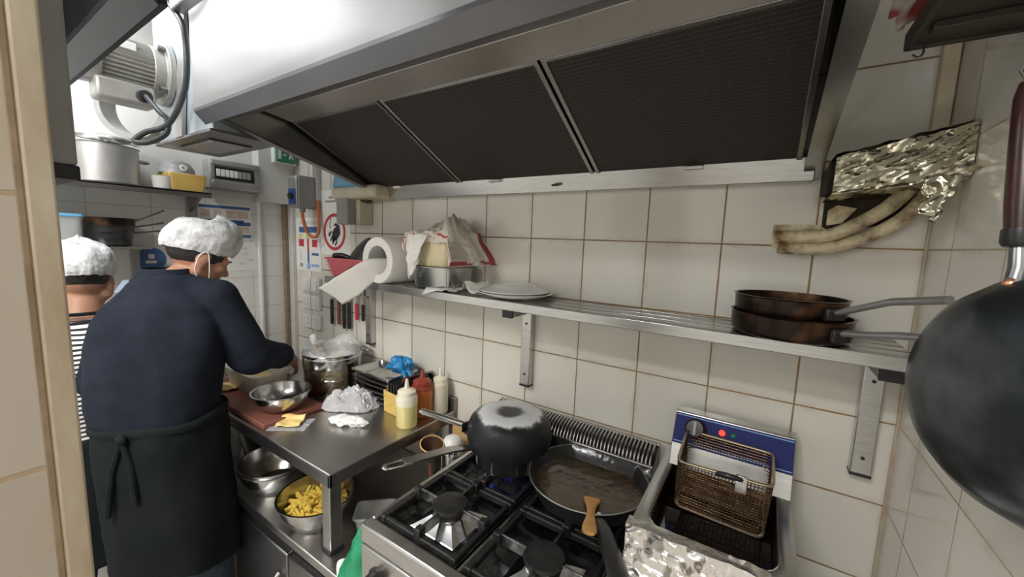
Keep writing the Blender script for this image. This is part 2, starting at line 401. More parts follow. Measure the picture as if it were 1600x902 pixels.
def bez(p0, p1, p2, p3, n=16):
    p0, p1, p2, p3 = map(Vector, (p0, p1, p2, p3)); out = []
    for i in range(n+1):
        t = i/n; out.append(p0*(1-t)**3+p1*3*t*(1-t)**2+p2*3*t*t*(1-t)+p3*t**3)
    return out
def spline(pts, n=8):
    pts = [Vector(p) for p in pts]; out = []
    for i in range(len(pts)-1):
        a = pts[max(i-1, 0)]; b = pts[i]; c = pts[i+1]; d = pts[min(i+2, len(pts)-1)]
        for k in range(n):
            t = k/n; out.append(.5*((2*b)+(c-a)*t+(2*a-5*b+4*c-d)*t*t+(3*b-a-3*c+d)*t**3))
    out.append(pts[-1]); return out
def nz(x, y, z, s=1.): return noise.noise(Vector((x*s, y*s, z*s)))

# ================================================================== camera
YAW, PITCH, ROLL = .572466619, .119235013, .0363188412
cy, sy, cp, sp_ = math.cos(YAW), math.sin(YAW), math.cos(PITCH), math.sin(PITCH)
fw = Vector((-sy*cp, cy*cp, -sp_)); rt = Vector((cy, sy, 0)); up = rt.cross(fw)
cr, sr = math.cos(ROLL), math.sin(ROLL)
r2 = rt*cr+up*sr; u2 = up*cr-rt*sr
cam = bpy.data.cameras.new('camera'); co = bpy.data.objects.new('camera', cam); C.objects.link(co)
mw = Matrix((r2, u2, -fw)).transposed().to_4x4(); mw.translation = Vector((0, -1.19971, Z-.01461)); co.matrix_world = mw
cam.sensor_width = 36.; cam.lens = 36*609.79/1600; cam.clip_start = .02
sc.camera = co

# ================================================================== setting
XL, XR = -2.3, .29           # far (left) wall and right wall
CEIL = 2.62
struct('floor', MB().box(XL-.1, XR+1.2, -3.4, .1, -.08, 0), M['floor'])
struct('ceiling', MB().box(XL-.1, XR+1.2, -3.4, .1, CEIL, CEIL+.08), M['ceiling'])
struct('wall_back', MB().box(XL-.1, XR+.1, 0, .1, 0, CEIL), M['tile'])
struct('wall_left', MB().box(XL-.1, XL, -1.14, 0, 0, Z+.15), M['tile_far'])
struct('wall_left_upper', MB().box(XL-.1, XL, -1.14, 0, Z+.15, CEIL), M['paint'])
struct('wall_right', MB().box(XR, XR+.1, -1.9, 0, 0, CEIL), M['tile_right'])
struct('wall_front', MB().box(-.62, -.417, -1.50, -1.1425, 0, CEIL), M['tile_pier_shaded'])
struct('trim_1', MB().box(-.420, -.4150, -1.1545, -1.1405, 0, CEIL), M['trim'], bevel=.0018)
struct('trim_2', MB().box(-.417, -.4160, -1.1585, -1.1550, 0, CEIL), M['brown'] , bevel=.0005)
# beam over the corner and the strips beside it
struct('trim_3', MB().box(XL, XL+.07, -.185, 0, Z+.145, CEIL), M['paint'], bevel=.003)
struct('trim_4', MB().box(XL, XL+.02, -.175, -.16, 0, Z+.145), M['whitepl'], bevel=.003)
struct('trim_5', MB().box(XL, XL+.025, -.045, -.022, 0, Z+.145), M['brown'], bevel=.003)
struct('trim_6', MB().box(XL+.0, XL+.06, -.022, 0, 0, Z+.145), M['paint'], bevel=.003)
# plain rest of the room behind the photographer
struct('wall_entrance', MB().box(XL-.1, XR+1.2, -3.4, -3.3, 0, CEIL), M['paint'])
struct('wall_outer', MB().box(XR+1.1, XR+1.2, -3.3, -1.9, 0, CEIL), M['paint'])
struct('wall_left_rear', MB().box(XL-.1, XL, -3.3, -1.14, 0, CEIL), M['paint'])

# ================================================================== extractor hood
HX0, HX1 = -1.48, .088
M['lip'] = pm('hood_lip_steel', (.20, .205, .225), .34, .85, var=4., col2=(.17, .175, .19))
t = thing('extractor_hood', 'long stainless extractor hood with dark mesh filters above the wall shelf', 'extractor hood', (-.7, -.3, Z+.15))
# shell: front panel with folded lip, upper side, roof
front = MB().prism([(HX0, -.70, Z+.345), (HX0, -.70, Z+.62), (HX0, -.685, Z+.62), (HX0, -.685, Z+.345)], (HX1-HX0, 0, 0))
front.build('front_panel', M['hood_front'], t, bevel=.002)
MB().prism([(HX0, -.70, Z+.347), (HX0, -.70, Z+.338), (HX0, -.672, Z+.308), (HX0, -.664, Z+.316), (HX0, -.688, Z+.345)], (HX1-HX0, 0, 0)).build('front_lip', M['lip'], t)
MB().prism([(HX0+.01, -.664, Z+.316), (HX0+.01, -.51, Z+.392), (HX0+.01, -.51, Z+.400), (HX0+.01, -.664, Z+.33)], (HX1-HX0-.02, 0, 0)).build('inner_panel', M['hood_in'], t)
MB().prism([(HX0+.03, -.515, Z+.388), (HX0+.03, -.425, Z+.376), (HX0+.03, -.425, Z+.40), (HX0+.03, -.515, Z+.41)], (HX1-HX0-.06, 0, 0)).build('filter_ledge', M['hood_ledge'], t, bevel=.002)
# side cheeks: sloping lower edge, folded flange
for x, s, nm in ((HX0, 1, 'side'), (HX1, -1, 'side')):
    pr = [(x, -.680, Z+.340), (x, 0, Z+.160), (x, 0, Z+.62), (x, -.690, Z+.62), (x, -.690, Z+.345)]
    sd = MB().prism(pr, (s*.012, 0, 0)).build('side_panel', M['steel'], t, bevel=.001)
    MB().prism([(x, -.680, Z+.338), (x, -.0, Z+.158), (x, -.0, Z+.166), (x, -.680, Z+.346)], (s*.034, 0, 0)).build('flange', M['steel_dark'] if s == 1 else M['steel'], sd)
MB().box(HX0, HX1, -.69, 0, Z+.612, Z+.62).build('top_panel', M['galv'], t)
# rear gutter band above the tiles
MB().prism([(HX0, -.062, Z+.203), (HX0, -.045, Z+.150), (HX0, -.004, Z+.150), (HX0, -.004, Z+.23), (HX0, -.05, Z+.215)], (HX1-HX0-.012, 0, 0)).build('rear_gutter', M['steel'], t, bevel=.002)
# three filters on the slope between ledge and gutter
def slope(x, k, d=0.):      # k 0 front .. 1 rear, d out of the plane
    return (x, -.425+.368*k-d*.46, Z+.378-.180*k-d*.888)
xs = (HX0+.034, -.983, -.452, HX1-.036)
for i in range(3):
    a, b = xs[i]+.004, xs[i+1]-.004
    fl = MB().prism([slope(a, .02), slope(b, .02), slope(b, .985), slope(a, .985)], (0, .006, .012)).build('filter', M['filter'], t)
    fr = MB()
    for e in ((a, a+.011) if i else (a, a+.004), (b-.011, b)):
        fr.prism([slope(e[0], .0, .004), slope(e[1], .0, .004), slope(e[1], .99, .004), slope(e[0], .99, .004)], (0, .005, .010))
    fr.prism([slope(a, 0, .003), slope(b, 0, .003), slope(b, .022, .003), slope(a, .022, .003)], (0, .005, .010))
    fr.build('filter_frame', M['steel'] if i else M['steel_dark'], fl, bevel=.001)
    xm = (a+b)/2+(.02 if i == 2 else -.1)
    MB().obox(Vector(slope(xm, .985, .008)), (.022, 0, 0), (0, .008, 0), (0, 0, .004)).build('handle_tab', M['whitepl'] if i == 0 else M['steel'], fl, bevel=.001)
lab = MB().box(-.595, -.57, -.0665, -.06, Z+.166, Z+.172).build('rivet', M['black'], t)

# ------------------------------------------------ fan housing, motor, cable left of the hood
t = thing('fan_housing', 'pale galvanised fan housing box hanging left of the extractor hood', 'fan housing', (-1.74, -.5, Z+.298))
MB().box(-1.96, HX0-.012, -.65, -.46, Z+.298, CEIL-.14).build('casing', M['galv'], t, bevel=.004)
MB().box(-1.97, HX0-.003, -.66, -.45, Z+.294, Z+.304).build('bottom_plate', M['steel_dark'], t, bevel=.002)
MB().box(-1.86, -1.60, -.62, -.49, Z+.290, Z+.296).build('hatch_frame', M['black'], t, bevel=.001)
MB().box(-1.85, -1.61, -.612, -.498, Z+.2875, Z+.294).build('hatch', M['alu'], t, bevel=.001)
MB().prism([(-1.62, -.652, CEIL-.16), (-1.58, -.652, CEIL-.16), (-1.70, -.652, Z+.30), (-1.76, -.652, Z+.30)], (0, -.012, 0)).build('fold_shadow_strip', M['alu'], t, bevel=.002)  # grey bar added where the casing face shows a fold shadow
MB().box(-1.62, -1.40, -.70, -.52, CEIL-.36, CEIL-.001).build('duct_collar', M['alu'], t, bevel=.004)
mx, mz = -1.845, Z+.525
t = thing('electric_motor', 'grey finned electric motor bolted to the front of the fan housing', 'motor', (mx, -.78, mz-.09))
MB().lathe([(0, 0), (.105, 0), (.105, .018), (.082, .018), (.082, .05), (0, .05)], (mx, -.652, mz), (0, -1, 0), 40).build('flange', M['motor'], t, bevel=.002)
f = MB(); n = 36
prof = []
for k in range(n*2):
    a = 2*PI*k/(n*2); r = .080 if k % 2 else .069; prof.append((mx+r*math.cos(a), -.70, mz+r*math.sin(a)))
f.prism(prof, (0, -.13, 0)).build('finned_body', M['motor'], t, smooth=False)
MB().lathe([(0, 0), (.084, 0), (.086, .04), (.072, .062), (0, .066)], (mx, -.828, mz), (0, -1, 0), 40).build('fan_cover', M['alu'], t)
for k in range(4):
    a = PI/4+PI/2*k
    MB().cyl((mx+.092*math.cos(a), -.668, mz+.092*math.sin(a)), (mx+.092*math.cos(a), -.69, mz+.092*math.sin(a)), .009, n=6).build('bolt', M['steel_dark'], t)
tb = MB().box(mx-.02, mx+.062, -.845, -.70, mz-.135, mz-.068).build('terminal_box', M['motor'], t, bevel=.010)
MB().cyl((mx+.055, -.735, mz-.105), (mx+.082, -.732, mz-.107), .019, n=20).build('cable_gland', M['black'], tb)
MB().box(mx+.045, mx+.073, -.80, -.745, mz+.028, mz+.052).build('type_plate', M['sticker'], t, bevel=.002)
gx0, gy0, gz0 = mx+.08, -.732, mz-.107
tag(MB().tube(spline([(gx0, gy0, gz0), (gx0+.05, -.715, gz0-.05), (-1.70, -.70, Z+.345), (-1.70, -.705, Z+.30), (-1.72, -.745, Z+.265), (-1.74, -.775, Z+.263), (-1.73, -.75, Z+.295), (-1.69, -.70, Z+.33), (-1.60, -.682, Z+.42), (-1.57, -.68, Z+.52), (-1.59, -.68, Z+.62), (-1.66, -.69, Z+.70), (-1.70, -.69, Z+.755)], 8), .0085, 10).build('power_cable', M['cable']),
    'black power cable looping down from the grey motor and up beside the hood', 'cable')
t = MB().lathe([(.105, 0), (.13, 0), (.13, .012), (.112, .012), (.112, .05), (.125, .055), (.125, .066), (.105, .066), (.105, 0)], (-2.06, -.66, Z+.44), (.6, -.8, 0), 48).build('round_duct_collar', M['alu'])
tag(t, 'round pale metal duct collar behind the grey motor', 'duct')
tag(MB().tube(spline([(-1.72, -.75, Z+.72), (-1.62, -.76, Z+.672), (-1.55, -.76, Z+.667), (-1.42, -.75, Z+.685), (-1.3, -.74, Z+.72)], 8), .011, 12).build('copper_pipe', M['copper']),
    'short bare copper pipe above the left end of the hood', 'pipe')

# ------------------------------------------------ near wall: cabinet edge and the wall canopy in the top left corner
t = thing('wall_cupboard', 'grey metal wall cupboard with black bottom edge behind the tiled pier', 'cupboard', (-.71, -1.2, Z+.034))
MB().box(-.80, -.622, -1.30, -1.094, Z+.049, CEIL-.25).build('body', M['greybox'], t, bevel=.003)
MB().box(-.80, -.621, -1.301, -1.093, Z+.034, Z+.049).build('bottom_edge', M['rubber'], t, bevel=.002)
M['canopy'] = pm('dark_canopy_steel', (.036, .040, .047), .4, .6, var=5., col2=(.025, .027, .032))  # canopy sheet steel in a near-black tone
t = thing('wall_canopy', 'dark sheet steel canopy hanging opposite the large hood, above the cooks', 'canopy', (-1.3, -1.1, Z+.33))
MB().prism([(-1.50, -.955, Z+.335), (-1.50, -.945, Z+.335), (-1.50, -.965, Z+.50), (-1.50, -.975, Z+.50)], (.67, 0, 0)).build('front_panel', M['canopy'], t)
MB().prism([(-1.50, -.955, Z+.33), (-1.50, -.955, Z+.345), (-1.50, -.985, Z+.375), (-1.50, -.985, Z+.36)], (.67, 0, 0)).build('gutter', M['canopy'], t, bevel=.002)
MB().box(-1.50, -.83, -1.25, -.965, Z+.495, Z+.505).build('top_panel', M['hood_in'], t)
for x in (-1.50, -.84): MB().prism([(x, -.955, Z+.345), (x, -.97, Z+.50), (x, -1.25, Z+.50), (x, -1.25, Z+.47)], (.01, 0, 0)).build('side_panel', M['hood_in'], t)
for x in (-1.4, -1.0): MB().cyl((x, -1.1, Z+.505), (x, -1.1, CEIL-.001), .006, n=10).build('hanger_rod', M['steel'], t)

# ================================================================== wall shelf over the cooker
t = thing('wall_shelf', 'long slatted stainless wall shelf carrying pans, plates and kitchen paper', 'shelf', (-.69, 0, Z-.55))
SX0, SX1 = -1.64, .262
def sz(x): return Z-.196-.008*(x+1.5)/1.7      # top height of the shelf, a touch lower at the right
def bar(x0, x1, y0, y1, dz0, dz1):
    m = MB(); vs = [(x, y, sz(x)+d) for x in (x0, x1) for y in (y0, y1) for d in (dz0, dz1)]
    return m.add(vs, [(0, 1, 3, 2), (4, 6, 7, 5), (0, 4, 5, 1), (2, 3, 7, 6), (0, 2, 6, 4), (1, 5, 7, 3)])
bar(SX0, SX1, -.200, -.188, -.028, 0).build('front_rail', M['steel'], t, bevel=.002)
bar(SX0, SX1, -.016, -.002, -.028, 0).build('rear_rail', M['steel'], t, bevel=.002)
for k in range(3):
    y = -.157+k*.055
    bar(SX0, SX1, y-.0215, y+.0215, -.010, -.001).build('slat', M['steel'], t, bevel=.002)
for x in (SX0, SX1-.02):
    bar(x, x+.02, -.198, -.004, -.026, -.003).build('end_rail', M['steel_dark'], t, bevel=.002)
for x in (-1.565, -.688, .232):
    w = .019
    br = MB().box(x-w, x+w, -.030, -.002, Z-.525, sz(x)-.028).build('bracket', M['steel'], t, bevel=.002)
    MB().box(x-w, x+w, -.150, -.030, sz(x)-.060, sz(x)-.028).build('arm', M['steel_dark'], br, bevel=.002)
    MB().box(x-w-.001, x+w+.001, -.156, -.149, sz(x)-.062, sz(x)-.026).build('end_cap', M['black'], br, bevel=.002)
    MB().box(x-w-.001, x+w+.001, -.031, -.001, Z-.531, Z-.524).build('foot_cap', M['black'], br, bevel=.001)
    for zz in (-.30, -.485):
        MB().cyl((x, -.029, Z+zz), (x, -.0325, Z+zz), .004, n=10).build('screw', M['black'], br)

# ================================================================== worktop table on the low refrigerated base
TX0, TX1, TY = -2.16, -1.022, -.575
TZ = Z-.72
t = thing('work_table', 'stainless raised work table beside the cooker holding pot, bowl and bottles', 'table', ((TX0+TX1)/2, -.3, Z-1.0))
MB().box(TX0, TX1, TY, -.012, TZ-.006, TZ).build('table_top', M['steel_table'], t, bevel=.002)
ap = MB().box(TX0, TX1, TY, TY+.010, TZ-.045, TZ-.004)
ap.build('front_apron', M['steel_dark'], t, bevel=.002)
MB().box(TX1-.010, TX1, TY, -.012, TZ-.045, TZ-.004).build('end_apron', M['steel_dark'], t, bevel=.002)
MB().box(TX0, TX0+.010, TY, -.012, TZ-.045, TZ-.004).build('end_apron', M['steel_dark'], t, bevel=.002)
MB().box(TX0, TX1, -.022, -.004, TZ-.03, TZ+.055).build('upstand', M['steel_dark'], t, bevel=.002)
for x in (TX0+.03, TX1-.062):
    for y in (TY+.012, -.07):
        lg = MB().box(x, x+.042, y, y+.042, Z-.998, TZ-.004).build('leg', M['steel'], t, bevel=.003)
        MB().box(x-.003, x+.045, y-.003, y+.045, Z-1.0, Z-.99).build('foot', M['rubber'], lg, bevel=.002)
BX0, BX1 = -2.06, -.82
t = thing('refrigerated_base', 'low dark refrigerated base unit under the work table, bowls on its top', 'base unit', ((BX0+BX1)/2, -.3, 0))
MB().box(BX0, BX1, -.60, -.01, Z-1.03, Z-1.0).build('top', M['steel_table'], t, bevel=.003)
MB().box(BX0+.01, BX1-.01, -.575, -.02, .06, Z-1.03).build('carcass', M['steel_dark'], t, bevel=.002)
MB().box(BX0+.03, BX1-.03, -.55, -.04, 0, .06).build('plinth', M['black'], t)
w = (BX1-BX0-.02)/3
for k in range(3):
    a = BX0+.01+w*k
    d = MB().box(a+.004, a+w-.004, -.597, -.574, .09, Z-1.075).build('door', M['steel_dark'], t, bevel=.004)
    MB().tube([(a+w-.05, -.600, .22), (a+w-.05, -.622, .24), (a+w-.05, -.622, .42), (a+w-.05, -.600, .44)], .008, 10).build('handle', M['chrome'], d)

# ================================================================== gas cooker
GX0, GX1, GY0, GY1, GZ = -.795, -.212, -.635, -.04, Z-.732
t = thing('gas_cooker', 'stainless gas cooker with four black burners and slotted rear flue', 'cooker', ((GX0+GX1)/2, -.34, 0))
MB().box(GX0, GX1, GY0+.02, GY1, .10, GZ-.03).build('body', M['steel'], t, bevel=.004)
for x in (GX0+.05, GX1-.05):
    for y in (GY0+.08, GY1-.06): MB().cyl((x, y, 0), (x, y, .10), .018, .022).build('leg', M['steel_dark'], t)
# hob rim with folded front, black wells
hr = MB()
hr.box(GX0, GX1, GY0, GY0+.036, GZ-.05, GZ); hr.box(GX0, GX0+.020, GY0+.03, GY1-.10, GZ-.03, GZ); hr.box(GX1-.020, GX1, GY0+.03, GY1-.10, GZ-.03, GZ)
hr.box((GX0+GX1)/2-.008, (GX0+GX1)/2+.008, GY0+.03, GY1-.10, GZ-.03, GZ-.006); hr.box(GX0, GX1, GY1-.11, GY1-.08, GZ-.03, GZ)
hr.build('hob_rim', M['steel'], t, bevel=.006)
MB().box(GX0+.01, GX1-.01, GY0-.004, GY0+.022, Z-.90, GZ-.05).build('control_panel', M['steel'], t, bevel=.003)
for k in range(5):
    x = GX0+.07+k*.105
    kb = MB().lathe([(0, 0), (.026, 0), (.026, .004), (.021, .006), (.019, .026), (0, .027)], (x, GY0-.004, Z-.845), (0, -1, 0), 28).build('knob', M['black'], t)
    MB().box(x-.0015, x+.0015, GY0-.032, GY0-.030, Z-.845, Z-.828).build('pointer', M['whitepl'], kb)
dr = MB().box(GX0+.02, GX1-.02, GY0-.002, GY0+.022, .16, Z-.92).build('oven_door', M['steel'], t, bevel=.004)
MB().tube([(GX0+.06, GY0, Z-.96), (GX0+.06, GY0-.035, Z-.96), (GX1-.06, GY0-.035, Z-.96), (GX1-.06, GY0, Z-.96)], .009, 10).build('handle', M['chrome'], dr)
xm = (GX0+GX1)/2
M['well'] = pm('greasy_hob_steel', (.16, .16, .165), .2, .9, var=22., col2=(.035, .033, .032), thr=(.40, .62), bump=(25, .12))
wells = [(GX0+.020, xm-.008), (xm+.008, GX1-.020)]
for a, b in wells:
    wl = MB()
    def wf(u, v, a=a, b=b):
        x = a+(b-a)*u; y = GY0+.034+(GY1-.10-GY0-.034)*v
        e = min(u, 1-u)*(b-a); e2 = min(v, 1-v)*.46
        d = min(1, min(e, e2)/.03); d = d*d*(3-2*d)
        return (x, y, GZ-.003-.026*d)
    wl.grid(wf, 22, 40).build('drip_well', M['well'], t, solid=.002)
burn = [(-.640, -.470), (-.352, -.480), (-.630, -.205), (-.350, -.212)]
for i, (x, y) in enumerate(burn):
    # steel skirt, brass-black head, cap
    b = MB().lathe([(.108, 0), (.100, .003), (.050, .026), (.042, .028)], (x, y, GZ-.030), n=4, rot=PI/4).build('burner_skirt', M['chrome'] if i in (0, 1) else M['enamel'], t, smooth=False, bevel=.003)
    MB().lathe([(0, 0), (.040, 0), (.043, .008), (.041, .018), (0, .018)], (x, y, GZ-.004), n=36).build('burner_head', M['steel_dark'], b)
    MB().lathe([(0, 0), (.046, 0), (.048, .004), (.045, .011), (.03, .013), (0, .0132)], (x, y, GZ+.014), n=36).build('burner_cap', M['cast'], b)
M['prong'] = pm('worn_cast_prong', (.28, .28, .28), .32, .85, var=30., col2=(.05, .05, .05))
for i, (a, b) in enumerate(wells):
    for y0, y1 in ((GY0+.045, GY0+.285), (GY0+.292, GY1-.112)):
        gt = MB(); z = GZ+.005; w_ = .0058; a1, b1 = a+.008, b-.008
        cx_, cy_ = [p for p in burn if a < p[0] < b and y0-.03 < p[1] < y1+.03][0]
        gt.box(a1, b1, y0, y0+2*w_, z-.018, z+.001); gt.box(a1, b1, y1-2*w_, y1, z-.018, z+.001)
        gt.box(a1, a1+2*w_, y0, y1, z-.018, z+.001); gt.box(b1-2*w_, b1, y0, y1, z-.018, z+.001)
        for cxx in (a1+.006, b1-.006):
            for cyy in (y0+.006, y1-.006): gt.box(cxx-.009, cxx+.009, cyy-.009, cyy+.009, z-.032, z+.003)
        g0 = gt.build('pan_support', M['cast'], t, bevel=.003)
        for p0, p1 in (((a1+.01, cy_), (cx_-.034, cy_)), ((b1-.01, cy_), (cx_+.034, cy_)), ((cx_, y0+.01), (cx_, cy_-.034)), ((cx_, y1-.01), (cx_, cy_+.034))):
            d = Vector((p1[0]-p0[0], p1[1]-p0[1], 0)); nrm = Vector((-d.y, d.x, 0)).normalized()*.0032
            pr = MB().obox(Vector((p0[0], p0[1], z+.012))+d/2+Vector((0, 0, -.008)), d/2, nrm, (0, 0, .014)).build('prong', M['prong'], g0, bevel=.0015)
            q_ = Vector((p0[0], p0[1], z+.004)); gt2 = MB().obox(q_, nrm*3.2, d.normalized()*.011, (0, 0, .015)).build('prong_block', M['cast'], g0, bevel=.003)
            MB().obox(Vector((p0[0], p0[1], z+.0265))+d*.55, d*.42, nrm*.7, (0, 0, .0015)).build('worn_edge', M['alu'], g0) if False else None
# rear flue: sloped louvre with upright fins
MB().prism([(GX0+.003, -.125, GZ-.01), (GX0+.003, -.084, Z-.645), (GX0+.003, -.03, Z-.612), (GX0+.003, -.012, Z-.612), (GX0+.003, -.012, GZ-.03), (GX0+.003, -.125, GZ-.03)], (GX1-GX0-.006, 0, 0)).build('flue_riser', M['enamel'], t, bevel=.002)
nf = 50
for k in range(nf):
    x = GX0+.012+(GX1-GX0-.024)*k/(nf-1)
    pts = [(x, -.087, Z-.643), (x, -.085, Z-.632), (x, -.070, Z-.615), (x, -.046, Z-.604), (x, -.026, Z-.601), (x, -.014, Z-.606)]
    MB().tube(pts, .0030, 8).build('flue_fin', M['steel'], t)
MB().tube([(GX0+.004, -.086, Z-.645), (GX1-.004, -.086, Z-.645)], .004, 8).build('flue_rail', M['steel'], t)
MB().tube([(GX0+.004, -.015, Z-.607), (GX1-.004, -.015, Z-.607)], .006, 8).build('flue_rail', M['steel'], t)
# burner flame under the covered pot: small blue jets that give off light
fm, nt, b = new_mat('blue_gas_flame'); b.inputs['Base Color'].default_value = (.02, .04, .3, 1)
b.inputs['Emission Color'].default_value = (.10, .16, 1., 1); b.inputs['Emission Strength'].default_value = 2.2; b.inputs['Alpha'].default_value = .6
M['flame'] = fm
fl = MB(); x, y = burn[2]
for k in range(26):
    a = 2*PI*k/26
    p = Vector((x+.046*math.cos(a), y+.046*math.sin(a), GZ+.016)); q = p+Vector((.022*math.cos(a), .022*math.sin(a), .013))
    fl.lathe([(0, 0), (.0035, .004), (.0042, .012), (0, .028)], p, q-p, 8)
o = fl.build('gas_flame', M['flame']); tag(o, 'ring of blue gas flame under the upturned black pot', 'flame', kind='stuff')

# ================================================================== steel counter and fryer
FX0, FX1, FY0, FY1, FZ = -.190, .104, -.405, -.035, Z-.600
t = thing('side_counter', 'low steel counter carrying the fryer in the corner by the right wall', 'counter', (.03, -.3, 0))
MB().box(-.207, XR-.003, -.60, -.004, Z-.92, Z-.885).build('top', M['steel'], t, bevel=.003)
MB().box(-.205, XR-.006, -.57, -.01, .02, Z-.92).build('body', M['steel_dark'], t, bevel=.003)
t = thing('deep_fryer', 'stainless table-top deep fryer with blue control panel and foil on its front', 'deep fryer', ((FX0+FX1)/2, -.22, Z-.885))
for x in (FX0+.03, FX1-.03):
    for y in (FY0+.04, FY1-.04): MB().cyl((x, y, Z-.885), (x, y, Z-.862), .014, .016).build('foot', M['rubber'], t)
m = MB(); z0 = Z-.862
m.box(FX0, FX0+.004, FY0, FY1, z0, FZ); m.box(FX1-.004, FX1, FY0, FY1, z0, FZ); m.box(FX0, FX1, FY0, FY0+.004, z0, FZ); m.box(FX0, FX1, FY1-.004, FY1, z0, FZ); m.box(FX0, FX1, FY0, FY1, z0, z0+.004)
m.build('housing', M['steel'], t, bevel=.001)
# rim plate with rounded opening, and the tank
cx, cyf = (FX0+FX1)/2, (FY0+FY1)/2-.012
hx, hy = .118, .155
def rr(hx, hy, z, r, cx=cx, cy_=cyf, seg=6):
    out = []
    for qx, qy, a0 in ((1, 1, 0), (-1, 1, PI/2), (-1, -1, PI), (1, -1, 1.5*PI)):
        for k in range(seg+1):
            a = a0+PI/2*k/seg; out.append((cx+qx*(hx-r)+r*math.cos(a), cy_+qy*(hy-r)+r*math.sin(a), z))
    return out
outer = rr((FX1-FX0)/2, (FY1-FY0)/2, FZ, .004, cx, (FY0+FY1)/2); 
m = MB(); m.loft([rr((FX1-FX0)/2, (FY1-FY0)/2, FZ-.012, .004, cx, (FY0+FY1)/2), outer, rr(hx+.006, hy+.006, FZ+.002, .045), rr(hx, hy, FZ-.002, .042), rr(hx, hy, FZ-.02, .042)], cap=False).build('rim', M['steel'], t, bevel=0)
MB().loft([rr(hx, hy, FZ-.018, .042), rr(hx-.006, hy-.006, FZ-.10, .042), rr(hx-.008, hy-.008, FZ-.20, .04)], cap=False).add(rr(hx-.008, hy-.008, FZ-.20, .04), [tuple(range(28))]).build('tank', M['tank'], t)
oilo = MB().add(rr(hx-.005, hy-.005, FZ-.062, .042), [tuple(range(28))]).build('oil_surface', M['oil'], t)
oilo['label'] = 'dark brown frying oil'
# control head at the back: steel below, blue panel leaning back
hd = MB().prism([(FX0+.02, -.115, FZ), (FX0+.02, -.098, Z-.545), (FX0+.02, -.060, Z-.466), (FX0+.02, -.028, Z-.462), (FX0+.02, -.020, FZ)], (FX1-FX0-.02, 0, 0)).build('control_head', M['steel'], t, bevel=.002)
n = Vector((0, -.901, -.433)).cross(Vector((1, 0, 0))); pdir = Vector((0, .038, .079)).normalized(); nout = Vector((0, -pdir.z, pdir.y))
def pp(x, k, d): return Vector((x, -.0985, Z-.547))+pdir*(.088*k)+nout*d
cpn = MB().prism([pp(FX0+.022, .04, .001), pp(FX1-.002, .04, .001), pp(FX1-.002, .97, .001), pp(FX0+.022, .97, .001)], nout*.003).build('control_panel', M['fryblue'], hd, bevel=.001)
lm = MB()
for k in (.10, .90): lm.prism([pp(FX0+.024, k, .0041), pp(FX1-.004, k, .0041), pp(FX1-.004, k+.025, .0041), pp(FX0+.024, k+.025, .0041)], nout*.0004)
lm.build('panel_line', M['cyanink'], hd)
kb = MB().lathe([(0, 0), (.026, 0), (.027, .006), (.022, .010), (.020, .028), (0, .029)], pp(FX0+.075, .58, .004), nout, 30).build('thermostat_knob', M['black'], t)
MB().obox(pp(FX0+.075, .58, .034), (.004, 0, 0), pdir*.018, nout*.003).build('knob_grip', M['graytile'], kb, bevel=.001)
em, nt, b = new_mat('glowing_red_lamp'); b.inputs['Base Color'].default_value = (.8, .03, .02, 1); b.inputs['Emission Color'].default_value = (1, .04, .02, 1); b.inputs['Emission Strength'].default_value = 2.
MB().lathe([(0, 0), (.0075, 0), (.0075, .003), (.004, .0055), (0, .006)], pp(FX0+.137, .66, .004), nout, 20).build('pilot_lamp', em, t)
MB().lathe([(0, 0), (.006, 0), (.006, .003), (.003, .005), (0, .0055)], pp(FX0+.163, .66, .004), nout, 20).build('pilot_lamp', M['green'], t)
for k, (xx, wd) in enumerate(((.21, .014), (.228, .012), (.243, .008))):
    MB().prism([pp(FX0+xx, .42, .0041), pp(FX0+xx+wd, .42, .0041), pp(FX0+xx+wd, .46, .0041), pp(FX0+xx, .46, .0041)], nout*.0004).build('panel_print', M['cyanink'], hd)
# foil over the front and a strip of the front rim
fo = MB()
def ff(u, v):
    x = FX0-.006+(FX1-FX0-.035)*u
    s = v*.30
    j = .006*nz(x*22, s*22, 3.)+.004*nz(x*55, s*55, 9.)
    if s < .022: return (x, FY0+.016-s, FZ+.004+j*.4)
    return (x, FY0-.010+j-.008*(s > .2)*(s-.2)*10, FZ+.004-(s-.022))
fo.grid(ff, 46, 52).build('foil_cover', M['foil'], t)

# ------------------------------------------------ fryer basket, hung up on the back of the tank
t = thing('fryer_basket', 'brown wire frying basket hooked up over the fryer tank', 'fryer basket', (-.035, -.2, Z-.62))
TA = [(-.132, -.103, Z-.497), (.060, -.103, Z-.500), (.058, -.262, Z-.502), (-.128, -.262, Z-.508)]
BA = [(-.126, -.090, Z-.600), (.055, -.090, Z-.604), (.050, -.268, Z-.618), (-.126, -.268, Z-.612)]
TA = [Vector(p) for p in TA]; BA = [Vector(p) for p in BA]
def lerp(a, b, k): return a+(b-a)*k
def rounded(P, r=.02, n=4):
    out = []
    for i in range(4):
        p = P[i]; a = (P[i-1]-p).normalized()*r; b = (P[(i+1) % 4]-p).normalized()*r
        for k in range(n+1):
            q = k/n; out.append((p+a)*(1-q)**2+p*2*q*(1-q)+(p+b)*q*q)
    return out
MB().tube(rounded(TA), .0036, 8, closed=True).build('rim', M['wirerim'], t)
MB().tube(rounded(BA), .0032, 8, closed=True).build('base_ring', M['wirerim'], t)
w = MB()
NR = 13
for k in range(1, NR):
    w.tube([lerp(a, b, k/NR) for a, b in zip(rounded(TA), rounded(BA))], .0011, 5, closed=True)
